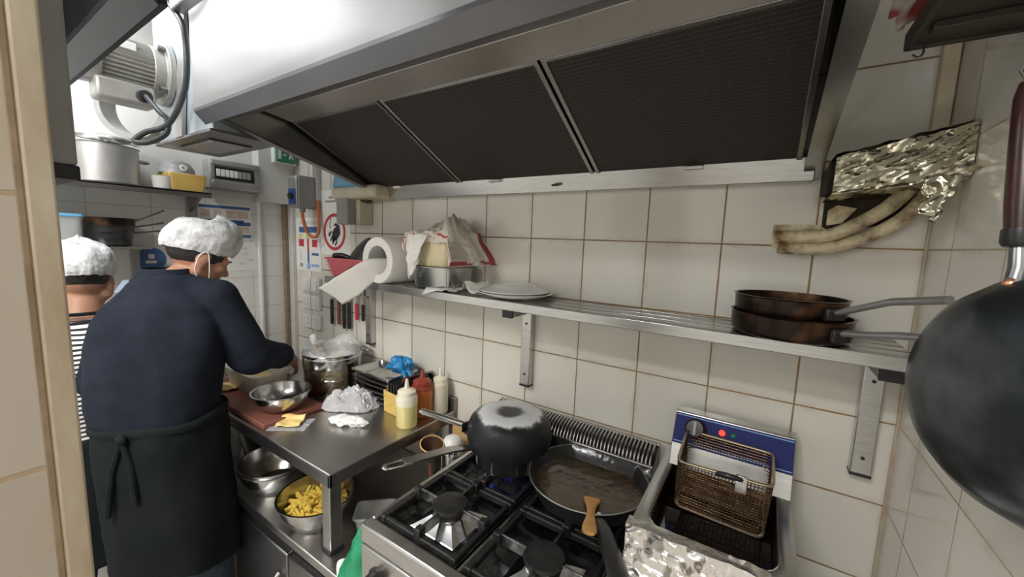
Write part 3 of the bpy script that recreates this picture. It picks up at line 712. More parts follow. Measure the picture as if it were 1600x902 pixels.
for i in range(4):
    n_ = 24 if i % 2 == 0 else 20
    for k in range(n_+1):
        q = .06+.88*k/n_
        w.tube([lerp(TA[i], TA[(i+1) % 4], q), lerp(BA[i], BA[(i+1) % 4], q)], .0011, 5)
for k in range(1, 18):
    w.tube([lerp(BA[0], BA[1], k/18), lerp(BA[3], BA[2], k/18)], .0011, 5); 
    w.tube([lerp(BA[0], BA[3], k/18), lerp(BA[1], BA[2], k/18)], .0011, 5)
w.build('wire_mesh', M['wire'], t, smooth=True)
MB().tube(spline([(-.045, -.262, Z-.508), (-.030, -.270, Z-.502), (-.015, -.270, Z-.502), (.002, -.262, Z-.505)], 5), .006, 8).build('handle_socket', M['black'], t)
MB().box(-.010, .012, -.266, -.258, Z-.535, Z-.497).build('handle_clip', M['steel'], t, bevel=.001)
MB().tube([(-.07, -.103, Z-.498), (-.07, -.085, Z-.505), (-.07, -.082, Z-.53)], .003, 6).build('hook', M['wirerim'], t)
MB().tube([(.0, -.103, Z-.499), (.0, -.085, Z-.506), (.0, -.082, Z-.53)], .003, 6).build('hook', M['wirerim'], t)

# ================================================================== on the cooker
# upturned black pot standing as a lid on a second pot
px_, py_ = -.632, -.205
pz = GZ+.020
t = thing('black_saucepan', 'black saucepan with pale dried streaks on the lit rear left burner', 'saucepan', (px_, py_, pz))
MB().lathe([(0, 0), (.096, 0), (.102, .004), (.104, .012), (.105, .062), (.102, .062), (.100, .012), (0, .008)], (px_, py_, pz), n=56).build('pot_body', M['potstreak'], t)
h = Vector((-.160, -.370, 0)).normalized(); hb = Vector((px_, py_, pz+.056))
hp = [hb+h*.103, hb+h*.13+Vector((0, 0, .022)), hb+h*.20+Vector((0, 0, .036)), hb+h*.34+Vector((0, 0, .040)), hb+h*.38+Vector((0, 0, .040))]
hn = MB(); side = Vector((-h.y, h.x, 0))
# flat handle with a long hang hole at its end
def ribbon(mb, pts, ws, th):
    o = []
    for p, w_ in zip(pts, ws): o.append([p+side*w_+Vector((0, 0, th)), p+side*w_*.9-Vector((0, 0, th)), p-side*w_*.9-Vector((0, 0, th)), p-side*w_+Vector((0, 0, th))])
    mb.loft(o)
ribbon(hn, spline(hp[:4], 5), [.012+.004*min(1, k/9) for k in range(16)], .0035)
e = hp[3]; loop = [e+side*.0125, e+h*.012+side*.0135, e+h*.038+side*.012, e+h*.052+side*.006, e+h*.055, e+h*.052-side*.006, e+h*.038-side*.012, e+h*.012-side*.0135, e-side*.0125]
hn.tube(loop, .0042, 8)
hn.build('handle', M['inox'], t, bevel=.001)
t = thing('upturned_saucepan', 'black saucepan upside down as a lid, pale worn base upward', 'saucepan', (px_, py_, pz+.0625))
up_ = MB().lathe([(0, .100), (.055, .102), (.096, .099), (.110, .093), (.124, .078), (.132, .058), (.135, .036), (.133, .016), (.128, .0), (.124, .0), (.129, .016), (.131, .036), (.12, .075), (.105, .09), (0, .096)], (0, 0, 0), n=64)
for i, v in enumerate(up_.v):      # dents
    up_.v[i] = v+Vector((1, 0, 0))*(.0015*nz(v.x, v.y, v.z, 14))+Vector((0, 0, .0012*nz(v.x, v.y, 5, 18)))
up_.build('pot_body', M['wornpot'], t, world=False)
h2 = Vector((-.250, -.138, .0)).normalized(); b2 = Vector((px_, py_, pz+.0625+.045))
q0 = b2+h2*.131; q1 = b2+h2*.29+Vector((0, 0, .040))
MB().tube([q0, q0.lerp(q1, .2), q0.lerp(q1, .6), q0.lerp(q1, .9), q1], [.008, .0105, .0115, .010, .0085], 14).build('handle', M['inox'], t)
MB().tube([q0.lerp(q1, .90), q0.lerp(q1, .93)], .0112, 14).build('handle_ring', M['chrome'], t)
MB().obox(b2+h2*.133, (.006, .02, 0), (-.003, .008, 0), (0, 0, .015)).build('handle_bracket', M['cast'], t, bevel=.003)

# big frying pan with sauce, spatula
fx, fy, fz = -.362, -.212, GZ+.019
t = thing('frying_pan', 'large black frying pan of brown sauce on the rear right burner', 'frying pan', (fx, fy, fz))
MB().lathe([(0, 0), (.128, 0), (.140, .004), (.162, .052), (.165, .056), (.162, .058), (.159, .054), (.138, .008), (.128, .004), (0, .004)], (fx, fy, fz), n=72).build('pan_body', M['panblack'], t)
MB().tube([(fx+.1635*math.cos(2*PI*k/72), fy+.1635*math.sin(2*PI*k/72), fz+.0575) for k in range(72)], .0014, 6, closed=True).build('rim_edge', M['alu'], t)
sf = MB()
def sff(u, v):
    r = .148*u; a = 2*PI*v
    x = fx+r*math.cos(a); y = fy+r*math.sin(a)
    return (x, y, fz+.026+.0022*nz(x, y, 0, 45)+.0015*nz(x, y, 4, 110))
sf.grid(sff, 26, 72).build('sauce', M['sauce'], t)
h3 = Vector((.215, -.345, 0)).normalized(); s3 = Vector((-h3.y, h3.x, 0)); hb = Vector((fx, fy, fz+.052))
o = []
for d, w_, zz, th in ((.160, .013, -.006, .006), (.18, .016, 0, .007), (.22, .019, .006, .008), (.30, .0205, .012, .008), (.38, .022, .014, .0085), (.43, .021, .013, .008), (.445, .014, .012, .006)):
    p = hb+h3*d+Vector((0, 0, zz)); o.append([p+s3*w_*math.cos(a)+Vector((0, 0, th*math.sin(a))) for a in [2*PI*k/14 for k in range(14)]])
MB().loft(o).build('handle', M['graytile' if False else 'panblack'], t)
MB().cyl(hb+h3*.158+Vector((0, 0, -.004)), hb+h3*.158+Vector((0, 0, .006)), .005, n=10).build('rivet', M['chrome'], t)
t0 = Vector((-.326, -.264, fz+.032)); t1 = Vector((-.262, -.452, fz+.082)); dd = (t1-t0).normalized(); ss = dd.cross(Vector((0, 0, 1))).normalized(); nn = ss.cross(dd)
sp = []
for k, w_, th in ((0, .021, .0015), (.10, .0205, .0025), (.25, .014, .004), (.42, .0095, .0055), (.62, .0115, .006), (.82, .0165, .006), (.95, .0165, .0055), (1., .012, .004)):
    p = t0+(t1-t0)*k; sp.append([p+ss*w_*math.cos(a)+nn*th*math.sin(a) for a in [2*PI*q/16 for q in range(16)]])
m = MB().loft(sp); o = m.build('wooden_spatula', M['wood']); tag(o, 'orange-brown wooden spatula standing in the sauce of the big frying pan', 'spatula')

# ================================================================== on the wall shelf
def S(x): return sz(x)
# stained copper sauté pans, stacked at the right
def saute(name, label, x, y, z, hd, lift, L_, R_=.114, H_=.050, tilt=0.):
    t = thing(name, label, 'saute pan', (x, y, z)); t.rotation_euler = (0, tilt, 0)
    MB().lathe([(0, 0), (R_-.012, 0), (R_-.004, .004), (R_, .012), (R_+.001, H_-.003), (R_+.004, H_), (R_-.002, H_), (R_-.004, .012), (0, .006)], n=56).build('pan_body', M['copperpan'], t, world=False)
    a = Vector((hd[0], hd[1], 0)).normalized(); b = a.cross(Vector((0, 0, 1)))
    o = []
    for d, w_, zz in ((R_-.002, .010, H_*.55), (R_+.018, .0095, H_*.55+.006), (R_+.05, .008, H_*.55+lift*.35), (R_+.10, .009, H_*.55+lift*.72), (R_+L_, .0105, H_*.55+lift)):
        p = a*d+Vector((0, 0, zz)); o.append([p+b*w_*math.cos(q)+Vector((0, 0, .0070*math.sin(q))) for q in [2*PI*k/12 for k in range(12)]])
    MB().loft(o).build('handle', M['alu'], t, world=False)
    MB().obox(a*(R_+.004)+Vector((0, 0, H_*.5)), a*.006, b*.022, (0, 0, .014)).build('handle_plate', M['cast'], t, world=False, bevel=.004)
    return t
saute('saute_pan', 'lower of two blackened copper pans stacked on the right end of the shelf', .057, -.118, S(.057)+.001, (.60, -.62), .030, .155)
saute('saute_pan', 'upper of two blackened copper pans stacked on the right end of the shelf', .053, -.112, S(.057)+.0415, (.60, -.66), .055, .18, R_=.106, H_=.048)
# two plates
px0, py0 = -.690, -.105; pzz = S(px0)+.001
t = MB().lathe([(0, 0), (.065, 0), (.070, .003), (.090, .006), (.126, .018), (.1275, .020), (.126, .0215), (.088, .010), (.068, .006), (0, .005)], (px0, py0, pzz), n=64).build('dinner_plate', M['ceramic'])
tag(t, 'lower white plate, right way up on the wall shelf', 'plate', 'white plates on the wall shelf')
t = MB().lathe([(.117, .010), (.1185, .012), (.1175, .0145), (.085, .024), (.072, .030), (.067, .034), (.062, .034), (.060, .031), (0, .031), (0, .027), (.064, .026), (.084, .020), (.117, .010)], (px0-.010, py0+.006, pzz+.011), n=64).build('dinner_plate', M['ceramic'])
tag(t, 'upper white plate, turned upside down over the other on the wall shelf', 'plate', 'white plates on the wall shelf')
# gastronorm pan, cream tub, tea towel
gx0, gx1 = -1.115, -.915; gy0, gy1 = -.186, -.030; gz_ = S(-1.0)+.001
gm = MB(); gcx, gcy = (gx0+gx1)/2, (gy0+gy1)/2
def gn(mb, cx, cy, hx, hy, z0, z1, lip=.010, rad=.02, th=.0015):
    mb.rbox(cx, cy, [(hx-.014, hy-.014, z0), (hx-.006, hy-.006, z0+.008), (hx, hy, z1-.002), (hx+lip, hy+lip, z1), (hx+lip, hy+lip, z1+.002), (hx-th, hy-th, z1+.002), (hx-.008, hy-.008, z0+.012), (hx-.018, hy-.018, z0+.004)], rad)
    return mb
t = gn(gm, gcx, gcy, (gx1-gx0)/2-.006, (gy1-gy0)/2-.002, gz_, gz_+.080).build('steel_food_pan', M['inox'])
tag(t, 'deep steel food pan under the cream tub on the wall shelf', 'food pan')
tm = MB(); tz0 = gz_+.0835
tm.rbox(gcx-.004, gcy, [(.076, .062, tz0), (.079, .064, tz0+.004), (.090, .074, tz0+.110), (.095, .078, tz0+.112), (.095, .078, tz0+.117), (.087, .071, tz0+.117), (.076, .061, tz0+.006)], .022)
tag(tm.build('food_tub', M['tubcream']), 'square cream plastic tub under the tea towel on the steel pan', 'tub')
# tea towel draped over the tub: a crumpled cap plus folds hanging to the right and front left
def towel_mat():
    m, nt, b = new_mat('tea_towel_with_red_stripes'); L = nt.links.new
    uv = node(nt, 'ShaderNodeUVMap'); spx = node(nt, 'ShaderNodeSeparateXYZ'); L(uv.outputs[0], spx.inputs[0])
    def band(sock, c, w_):
        s1 = node(nt, 'ShaderNodeMath', operation='SUBTRACT'); L(sock, s1.inputs[0]); s1.inputs[1].default_value = c
        a = node(nt, 'ShaderNodeMath', operation='ABSOLUTE'); L(s1.outputs[0], a.inputs[0])
        l = node(nt, 'ShaderNodeMath', operation='LESS_THAN'); L(a.outputs[0], l.inputs[0]); l.inputs[1].default_value = w_; return l.outputs[0]
    mx = None
    for sck, c, w_ in ((spx.outputs['X'], .09, .012), (spx.outputs['X'], .91, .012), (spx.outputs['Y'], .13, .011), (spx.outputs['Y'], .87, .011)):
        o = band(sck, c, w_)
        if mx is None: mx = o
        else:
            q = node(nt, 'ShaderNodeMath', operation='MAXIMUM'); L(mx, q.inputs[0]); L(o, q.inputs[1]); mx = q.outputs[0]
    mi = node(nt, 'ShaderNodeMix', data_type='RGBA'); mi.inputs['A'].default_value = (.72, .67, .60, 1); mi.inputs['B'].default_value = (.48, .10, .11, 1); L(mx, mi.inputs['Factor'])
    L(mi.outputs['Result'], b.inputs['Base Color']); b.inputs['Roughness'].default_value = .95
    tc = node(nt, 'ShaderNodeTexCoord'); n2 = node(nt, 'ShaderNodeTexNoise', i_Scale=60., i_Detail=4.); L(tc.outputs['Object'], n2.inputs['Vector'])
    bp = node(nt, 'ShaderNodeBump', i_Strength=.35, i_Distance=.01); L(n2.outputs['Fac'], bp.inputs['Height']); L(bp.outputs['Normal'], b.inputs['Normal'])
    return m
def drape(name, mat, cx, cy, hx, hy, zt, ext, flo, nu=64, nv=64, seed=0., amp=.010, top=.02):
    """cloth laid over a box top (half sizes hx, hy): flat with ridges inside, hanging outside; flo limits the drop"""
    mb = MB()
    (ax0, ax1, ay0, ay1) = ext
    def f(u, v):
        s = ax0+(ax1-ax0)*u; r = ay0+(ay1-ay0)*v
        dx = max(0, abs(s)-hx); dy = max(0, abs(r)-hy)
        x = max(-hx, min(hx, s)); y = max(-hy, min(hy, r))
        drop = math.hypot(dx, dy)
        fold = math.sin(r*75+seed)*.5+math.sin(s*62+seed*2)*.5
        flare = .010+drop*.16
        if s > hx: flare += dx*.42
        if dx > 0: x += math.copysign(flare+.012*fold*min(1, dx/.04), s)
        if dy > 0: y += math.copysign(flare+.012*fold*min(1, dy/.04), r)
        z = zt-drop*.93+amp*nz(s*26, r*26, seed)+amp*.7*nz(s*60, r*60, seed+7)
        if drop == 0: z += top*max(0, nz(s*14, r*14, seed+3)+.35)
        if drop < .012: z -= 0
        z = max(z, flo+.004*nz(s*50, r*50, 2))
        return (cx+x, cy+y, z)
    mb.grid(f, nu, nv)
    o = mb.build(name, mat, solid=.0022, angle=180)
    uvl = o.data.uv_layers.new(name='UVMap'); 
    for lp in o.data.loops:
        vi = lp.vertex_index; i, j = divmod(vi, nv+1); uvl.data[lp.index].uv = (i/nu, j/nv)
    return o
tw = drape('tea_towel', towel_mat(), gcx-.006, gcy+.0, .088, .070, tz0+.125, (-.15, .235, -.115, .10), tz0+.012, seed=1.3, amp=.017, top=.060)
tag(tw, 'crumpled white tea towel with red stripes draped over the cream tub', 'tea towel')
rg = MB()
def rgf(u, v):
    a = .10*u; b = -.004-.165*v
    return (gcx-.085+a*(.45+.55*(1-v))+.012*nz(u*4, v*6, 1)+.01*v, gcy-.098-.010*math.sin(v*3)+.01*nz(u*5, v*5, 4), tz0+.118+b*(1-.35*u)+.006*nz(u*8, v*8, 2))
rg.grid(rgf, 18, 26)
tag(rg.build('paper_rag', M['towelpaper'], solid=.002, angle=180), 'torn white rag hanging off the front left of the cream tub', 'rag')
# napkins lying on the shelf
for i, (x, y, rz, w_, l_, lab) in enumerate(((-.955, -.165, .3, .10, .085, 'crumpled white napkin hanging over the shelf edge below the steel food pan'), (-.845, -.115, -.5, .10, .09, 'folded white napkin standing up on the shelf beside the plates'))):
    m = MB()
    def nf(u, v, x=x, y=y, rz=rz, w_=w_, l_=l_, i=i):
        a = (u-.5)*w_*1.3; b = (v-.5)*l_; c, s = math.cos(rz), math.sin(rz)
        zz = .006+.012*abs(nz(u*3, v*3, i*5+.7))+(.030*max(0, 1-abs(u-.45)*3.2) if i else .0)
        yy = y+a*s+b*c
        if yy < -.2: zz -= (-.2-yy)*.8
        return (x+a*c-b*s, yy, S(x)+zz)
    m.grid(nf, 22, 18)
    tag(m.build('paper_napkin', M['paper'], solid=.0012, angle=35), lab, 'napkin', 'napkins on the wall shelf')
# roll of kitchen paper with a sheet pulled from its core
rx, rz_ = -1.262, S(-1.262)+.0925
t = thing('paper_towel_roll', 'fat white paper towel roll lying on the shelf, sheet pulled from its core', 'paper roll', (rx, -.1, rz_-.0915))
MB().lathe([(.056, 0), (.059, -.002), (.088, -.002), (.0915, .004), (.0915, .186), (.088, .19), (.059, .19), (.056, .186), (.056, 0)], (rx, -.212, rz_), (0, 1, 0), 64).build('roll', M['towelpaper'], t)
sh = MB()
def shf(u, v):
    # u along the pulled length, v across
    P = spline_pts(u)
    wdt = .036+.020*min(1, u*1.6)
    c = (v-.5)*2
    nrm = Vector((.42, -.25, .6)).normalized()
    side_ = Vector((.32, .55, -.50)).normalized()
    return P+side_*(c*wdt)+nrm*(.018*(1-c*c)*(1-u*.4)+.004*nz(u*9, v*5, 1.))
_sp = spline([(rx+.015, -.06, rz_-.020), (rx-.005, -.20, rz_-.022), (rx-.045, -.250, rz_-.062), (rx-.100, -.270, rz_-.104), (rx-.165, -.278, rz_-.138), (rx-.205, -.280, rz_-.158)], 10)
def spline_pts(u):
    k = u*(len(_sp)-1); i = min(int(k), len(_sp)-2); return _sp[i].lerp(_sp[i+1], k-i)
sh.grid(shf, 44, 16).build('pulled_sheet', M['towelpaper'], t, solid=.0012, angle=180)
# red basket with a dark oval lid and a pan handle
bx, by = -1.515, -.112; bz = S(bx)+.001
bk = MB()
bk.rbox(bx, by, [(.098, .066, bz), (.101, .069, bz+.004), (.122, .085, bz+.074), (.130, .090, bz+.075), (.130, .090, bz+.083), (.119, .082, bz+.083), (.099, .066, bz+.007)], .018)
t = thing('plastic_basket', 'red plastic basket at the left end of the wall shelf', 'basket', (bx, by, bz))
bk.build('basket_body', M['pinkbasket'], t)
rb = MB()
for k in range(5): 
    zz = bz+.014+k*.012; e = .104+.0185*(zz-bz)/.074
    rb.box(bx-e, bx+e, by-.0705-.016*(zz-bz)/.074, by-.0695-.016*(zz-bz)/.074, zz, zz+.004)
rb.build('side_rib', M['pinkbasket'], t)
lid = MB().lathe([(0, .012), (.05, .010), (.084, .002), (.088, 0), (.090, .003), (.086, .008), (.05, .016), (0, .018)], (bx+.045, by-.03, bz+.098), (-.22, -.72, .50), 48)
t = thing('frying_pan', 'black round pan with silver rim lying in the red basket on the shelf', 'frying pan', (bx+.045, by-.03, bz+.02))
lid.build('pan_body', M['panblack'], t)
ax_ = Vector((-.22, -.72, .50)).normalized(); e1 = ax_.cross(Vector((0, 0, 1))).normalized(); e2 = ax_.cross(e1)
MB().tube([Vector((bx+.045, by-.03, bz+.098))+ax_*.004+(e1*math.cos(2*PI*k/48)+e2*math.sin(2*PI*k/48))*.0885 for k in range(48)], .003, 8, closed=True).build('rim_edge', M['chrome'], t)
MB().tube(spline([(bx-.10, by-.055, bz+.088), (bx-.06, by-.04, bz+.092), (bx+.0, by-.01, bz+.07)], 6), [.013, .014, .014, .013, .012, .012, .011, .011, .01, .01, .009, .009, .008], 10).build('handle', M['black'], t)

# ================================================================== on the back wall, left part
def wallbox(x0, x1, z0, z1, d0, d1): return MB().box(x0, x1, -d1, -d0, Z+z0, Z+z1)
# knife rail and knives
t = wallbox(-1.925, -1.60, -.300, -.262, .0005, .016).build('knife_rail', M['black'], bevel=.002); tag(t, 'black magnetic knife rail on the wall under the red basket', 'knife rail')
kn = [(-1.875, 'black', .024, -.475, 'black handled knife at the left end of the rail, handle down', 'blackink'), (-1.815, 'wood', .022, -.47, 'second knife from the left on the rail, dark brown handle', 'blackink'), (-1.770, 'black', .022, -.485, 'third knife from the left on the rail, narrow black handle', 'blackink'), (-1.728, 'black', .024, -.48, 'wide black handled knife beside the red handled one', 'blackink'),
      (-1.667, 'red', .020, -.425, 'red handled knife on the wall rail', 'blackink'), (-1.618, 'black', .020, -.425, 'black handled knife at the right end of the rail', 'blackink')]
for x, mt, w_, zb, lab, _ in kn:
    t = thing('kitchen_knife', lab, 'knife', (x, -.03, Z+zb), 0, 'knives on the wall rail')
    MB().prism([(x-w_*.42, -.017, Z-.345), (x+w_*.42, -.017, Z-.345), (x+w_*.42, -.017, Z-.262), (x, -.017, Z-.225), (x-w_*.42, -.017, Z-.25)], (0, -.002, 0)).build('blade', M['chrome'], t)
    o = []
    for k, ww in ((0, .8), (.15, 1.), (.5, .86), (.8, 1.02), (1., .7)):
        zz = Z-.345+(zb+.345)*k; o.append([(x+w_*.5*ww*math.cos(a), -.019+.008*math.sin(a), zz) for a in [2*PI*q/12 for q in range(12)]])
    MB().loft(o).build('handle', M['black'] if mt == 'black' else (M['red'] if mt == 'red' else M['board']), t)
# switches and sockets: two columns, three rows
for r_, (zz, kind) in enumerate(((-.290, 'light_switch'), (-.385, 'wall_socket'), (-.492, 'wall_socket'))):
    for c_, x in enumerate((-2.118, -2.030)):
        lab = 'white %s in the %s row, %s column, on the wall left of the knives' % ('light switch' if r_ == 0 else 'socket', ('top', 'middle', 'bottom')[r_], ('left', 'right')[c_])
        t = thing(kind, lab, 'switch' if r_ == 0 else 'socket', (x, 0, Z+zz-.04), 0, 'switches and sockets by the knives')
        wallbox(x-.038, x+.038, zz-.040, zz+.040, .0005, .020).build('plate', M['whitepl'], t, bevel=.004)
        if r_ == 0: wallbox(x-.024, x+.024, zz-.028, zz+.028, .019, .025).build('rocker', M['ceramic'], t, bevel=.002)
        else:
            MB().lathe([(.022, 0), (.024, .002), (.020, .002), (.018, -.008), (0, -.008)], (x, -.020, Z+zz), (0, -1, 0), 28).build('socket_well', M['sticker'], t)
            for d in (-.008, .008): MB().cyl((x+d, -.0118, Z+zz), (x+d, -.0132, Z+zz), .0026, n=10).build('socket_hole', M['blackink'], t)
# printed sheets
t = thing('temperature_chart', 'white printed chart with coloured blocks on the wall above the switches', 'poster', (-2.112, 0, Z-.21))
wallbox(-2.235, -1.992, -.215, .075, .0005, .0015).build('sheet', M['paper'], t)
for nm, x0, x1, z0, z1, mt in (('title_bar', -2.20, -2.01, .040, .056, 'sticker'), ('blue_bar', -2.20, -2.01, -.005, .026, 'blueink'), ('red_block', -2.205, -2.155, -.082, -.042, 'redink'), ('red_block', -2.075, -2.025, -.082, -.042, 'redink'),
                               ('red_column', -2.122, -2.105, -.11, -.03, 'redink'), ('blue_column', -2.122, -2.105, -.178, -.11, 'blueink'), ('purple_bar', -2.08, -2.015, -.128, -.115, 'blueink'), ('light_bar', -2.085, -2.01, -.190, -.175, 'cyanink'), ('text_block', -2.20, -2.17, -.195, -.175, 'greybox'), ('text_block', -2.195, -2.178, -.16, -.10, 'sticker')):
    wallbox(x0, x1, z0, z1, .0015, .0022).build(nm, M[mt], t)
for x in (-2.185, -2.118): MB().cyl((x, -.0015, Z-.026), (x, -.0023, Z-.026), .014, n=20).build('yellow_dot', M['yellowink'], t)
MB().cyl((-2.113, -.0015, Z-.188), (-2.113, -.0023, Z-.188), .020, n=20).build('thermometer_bulb', M['cyanink'], t)
t = thing('handwashing_sign', 'white sign with red ring around dark washing hands', 'sign', (-1.868, 0, Z-.11))
wallbox(-1.995, -1.735, -.115, .215, .0005, .0015).build('sheet', M['paper'], t)
MB().lathe([(.078, 0), (.094, 0), (.094, .0012), (.078, .0012), (.078, 0)], (-1.868, -.0015, Z+.002), (0, -1, 0), 56).build('red_ring', M['redink'], t)
def flat(pts, d0, d1): return MB().prism([(-1.868+x, -d0, Z+.002+z) for x, z in pts], (0, -(d1-d0), 0))
flat([(-.020, -.052), (.022, -.040), (.050, -.008), (.048, .016), (.020, .030), (-.004, .016), (-.018, -.002)], .0015, .0022).build('hand_shape', M['blackink'], t)
for k in range(4):
    a = math.radians(232+k*2); L_ = (.034, .042, .040, .030)[k]; p = Vector((-.026+.016*k, 0, .004-.016*k)); d = Vector((math.cos(a), 0, math.sin(a)))*L_; s_ = Vector((-d.z, 0, d.x)).normalized()*.0055
    q = [(p+s_), (p+d+s_), (p+d-s_), (p-s_)]
    flat([(v.x, v.z) for v in q], .0015, .0022).build('finger_shape', M['blackink'], t)
flat([(-.008, .030), (.010, .046), (.040, .034), (.052, .020), (.030, .024), (.008, .032)], .0015, .0022).build('hand_shape', M['blackink'], t)
for x, z in ((-.032, .062), (-.038, .044), (-.036, .026), (-.048, -.01)):
    flat([(x-.003, z-.008), (x+.003, z-.008), (x+.004, z+.008), (x-.002, z+.008)], .0015, .0022).build('water_drop', M['blackink'], t)
for z, w_ in ((.175, .045), (.155, .075)): flat([(-w_, z-.005), (w_, z-.005), (w_, z+.005), (-w_, z+.005)], .0015, .0022).build('text_line', M['greybox'], t)
flat([(-.006, .188), (.006, .188), (.006, .204), (-.006, .204)], .0015, .0022).build('small_logo', M['greybox'], t)
# isolator switch box, conduit and orange cable
t = thing('isolator_switch', 'grey isolator switch box with blue front plate on the wall by the corner', 'switch box', (-2.02, 0, Z+.11))
wallbox(-2.072, -1.986, .118, .278, .0005, .118).build('housing', M['greybox'], t, bevel=.006)
wallbox(-2.068, -1.990, .130, .270, .118, .125).build('front_cover', M['alu'], t, bevel=.004)
wallbox(-2.062, -1.996, .135, .212, .125, .128).build('blue_plate', M['bluepl'], t, bevel=.002)
MB().lathe([(0, 0), (.016, 0), (.015, .014), (0, .015)], (-2.028, -.128, Z+.175), (0, -1, 0), 24).build('rotary_knob', M['black'], t)
MB().cyl((-2.02, -.08, Z+.118), (-2.02, -.08, Z+.098), .014, n=20).build('cable_gland', M['greybox'], t)
tag(wallbox(-2.012, -1.978, .160, CEIL-Z, .0005, .028).build('cable_duct', M['alu'], bevel=.003), 'vertical grey cable duct on the wall right of the isolator box', 'cable duct')
tag(MB().tube(spline([(-2.02, -.08, Z+.10), (-2.02, -.078, Z+.06), (-2.012, -.06, Z-.005), (-1.985, -.045, Z-.028), (-1.965, -.03, Z-.005), (-1.975, -.02, Z+.07), (-1.985, -.018, Z+.165)], 8), .0085, 10).build('orange_cable', M['orange']), 'orange cable looping from the isolator box up to the grey duct', 'cable')
t = thing('junction_box', 'small grey box with beige rear part on the wall under the hood corner', 'junction box', (-1.62, 0, Z+.03))
wallbox(-1.665, -1.560, .040, .150, .0005, .075).build('rear_housing', M['beigebox'], t, bevel=.005)
wallbox(-1.668, -1.585, .036, .154, .075, .120).build('front_housing', M['greybox'], t, bevel=.005)
t = thing('soap_dispenser', 'beige wall dispenser with light blue top tucked under the left end of the hood', 'dispenser', (-1.5, 0, Z+.12))
MB().prism([(-1.70, -.02, Z+.145), (-1.70, -.125, Z+.150), (-1.70, -.128, Z+.19), (-1.70, -.11, Z+.205), (-1.70, -.0005, Z+.205), (-1.70, -.0005, Z+.145)], (.31, 0, 0)).build('lower_shell', M['beigebox'], t, bevel=.012)
MB().prism([(-1.70, -.0005, Z+.205), (-1.70, -.122, Z+.200), (-1.70, -.11, Z+.26), (-1.70, -.0005, Z+.30)], (.20, 0, 0)).build('blue_cover', M['bluelt'], t, bevel=.010)
MB().lathe([(0, 0), (.022, 0), (.018, .008), (0, .009)], (-1.53, -.06, Z+.147), (0, -.3, -1), 24, sx=1.5).build('nozzle', M['black'], t)

# ================================================================== far wall on the left
def fbox(y0, y1, z0, z1, d0, d1): return MB().box(XL+d0, XL+d1, y0, y1, Z+z0, Z+z1)
t = thing('fuse_box', 'grey electrical panel with a recessed breaker window high on the far wall', 'electrical panel', (XL, -.29, Z+.18))
m = fbox(-.405, -.185, .185, .325, .0005, .085)
m.build('housing', M['greybox'], t, bevel=.008)
fbox(-.398, -.192, .190, .225, .085, .094).build('lower_cover', M['alu'], t, bevel=.004)
fbox(-.398, -.192, .298, .320, .085, .092).build('upper_cover', M['greybox'], t, bevel=.003)
fbox(-.385, -.215, .232, .292, .084, .087).build('breaker_window', M['black'], t)
for k in range(8):
    fbox(-.378+k*.0185, -.363+k*.0185, .245, .278, .086, .092).build('breaker', M['whitepl'] if k < 5 else M['graytile'], t, bevel=.001)
t = thing('exit_sign', 'green emergency exit light with white running figure above the doorway corner', 'exit sign', (XL+.07, -.05, Z+.35))
fbox(-.125, .0-.005, .352, .452, .0705, .105).build('housing', M['whitepl'], t, bevel=.006)
fbox(-.120, -.018, .358, .446, .105, .125).build('green_panel', M['green'], t, bevel=.008)
fbox(-.112, -.098, .372, .428, .125, .1262).build('door_mark', M['whitepl'], t)
yb, zb_ = -.050, .402
for (a, b, w_) in (((-.004, .018), (.002, -.004), .007), ((.002, -.004), (.012, -.022), .004), ((.002, -.004), (-.008, -.024), .004), ((-.002, .014), (.014, .004), .003), ((-.002, .014), (-.016, .008), .003)):
    d = Vector((0, b[0]-a[0], b[1]-a[1])); s_ = Vector((0, -d.z, d.y)).normalized()*w_; p = Vector((XL+.1256, yb+a[0], Z+zb_+a[1]))
    MB().obox(p+d/2, d/2, s_, (.0006, 0, 0)).build('running_figure', M['whitepl'], t)
MB().cyl((XL+.125, yb-.004, Z+zb_+.028), (XL+.1262, yb-.004, Z+zb_+.028), .007, n=16).build('figure_head', M['whitepl'], t)
fbox(-.088, -.072, .392, .400, .125, .1262).build('arrow', M['whitepl'], t)
# posters
t = thing('hygiene_poster', 'white poster with blue bars and photos of hands on the far wall', 'poster', (XL, -.31, Z-.05))
fbox(-.435, -.200, -.055, .122, .0005, .0015).build('sheet', M['paper'], t)
for z0, z1, y0, y1 in ((.098, .112, -.43, -.205), (.030, .044, -.43, -.235), (.016, .034, -.30, -.205), (-.046, -.030, -.43, -.205), (-.020, -.006, -.36, -.30)):
    fbox(y0, y1, z0, z1, .0015, .0022).build('blue_bar', M['blueink'], t)
for y0, y1, z0, z1 in ((-.42, -.385, .052, .09), (-.365, -.335, .052, .09), (-.315, -.215, .052, .092), (-.42, -.375, -.025, .024), (-.36, -.315, -.002, .026), (-.29, -.215, -.024, .010)):
    fbox(y0, y1, z0, z1, .0015, .0022).build('photo_print', M['skinink'], t)
t = thing('notice_sheet', 'white notice sheet with faint grey print below the hygiene poster', 'notice', (XL, -.26, Z-.22))
fbox(-.32, -.185, -.215, -.065, .0005, .0014).build('sheet', M['paper'], t)
for y, z in ((-.235, -.10), (-.235, -.13), (-.21, -.16), (-.25, -.18)): fbox(y-.012, y+.012, z-.006, z+.006, .0014, .002).build('print_mark', M['sticker'], t)
t = thing('mandatory_sign', 'white sheet with round blue sign on the far wall between the cooks', 'sign', (XL, -.61, Z-.25))
fbox(-.685, -.53, -.26, -.085, .0005, .0015).build('sheet', M['sticker'], t)
MB().cyl((XL+.0015, -.612, Z-.150), (XL+.0024, -.612, Z-.150), .052, n=40).build('blue_disc', M['blueink'], t)
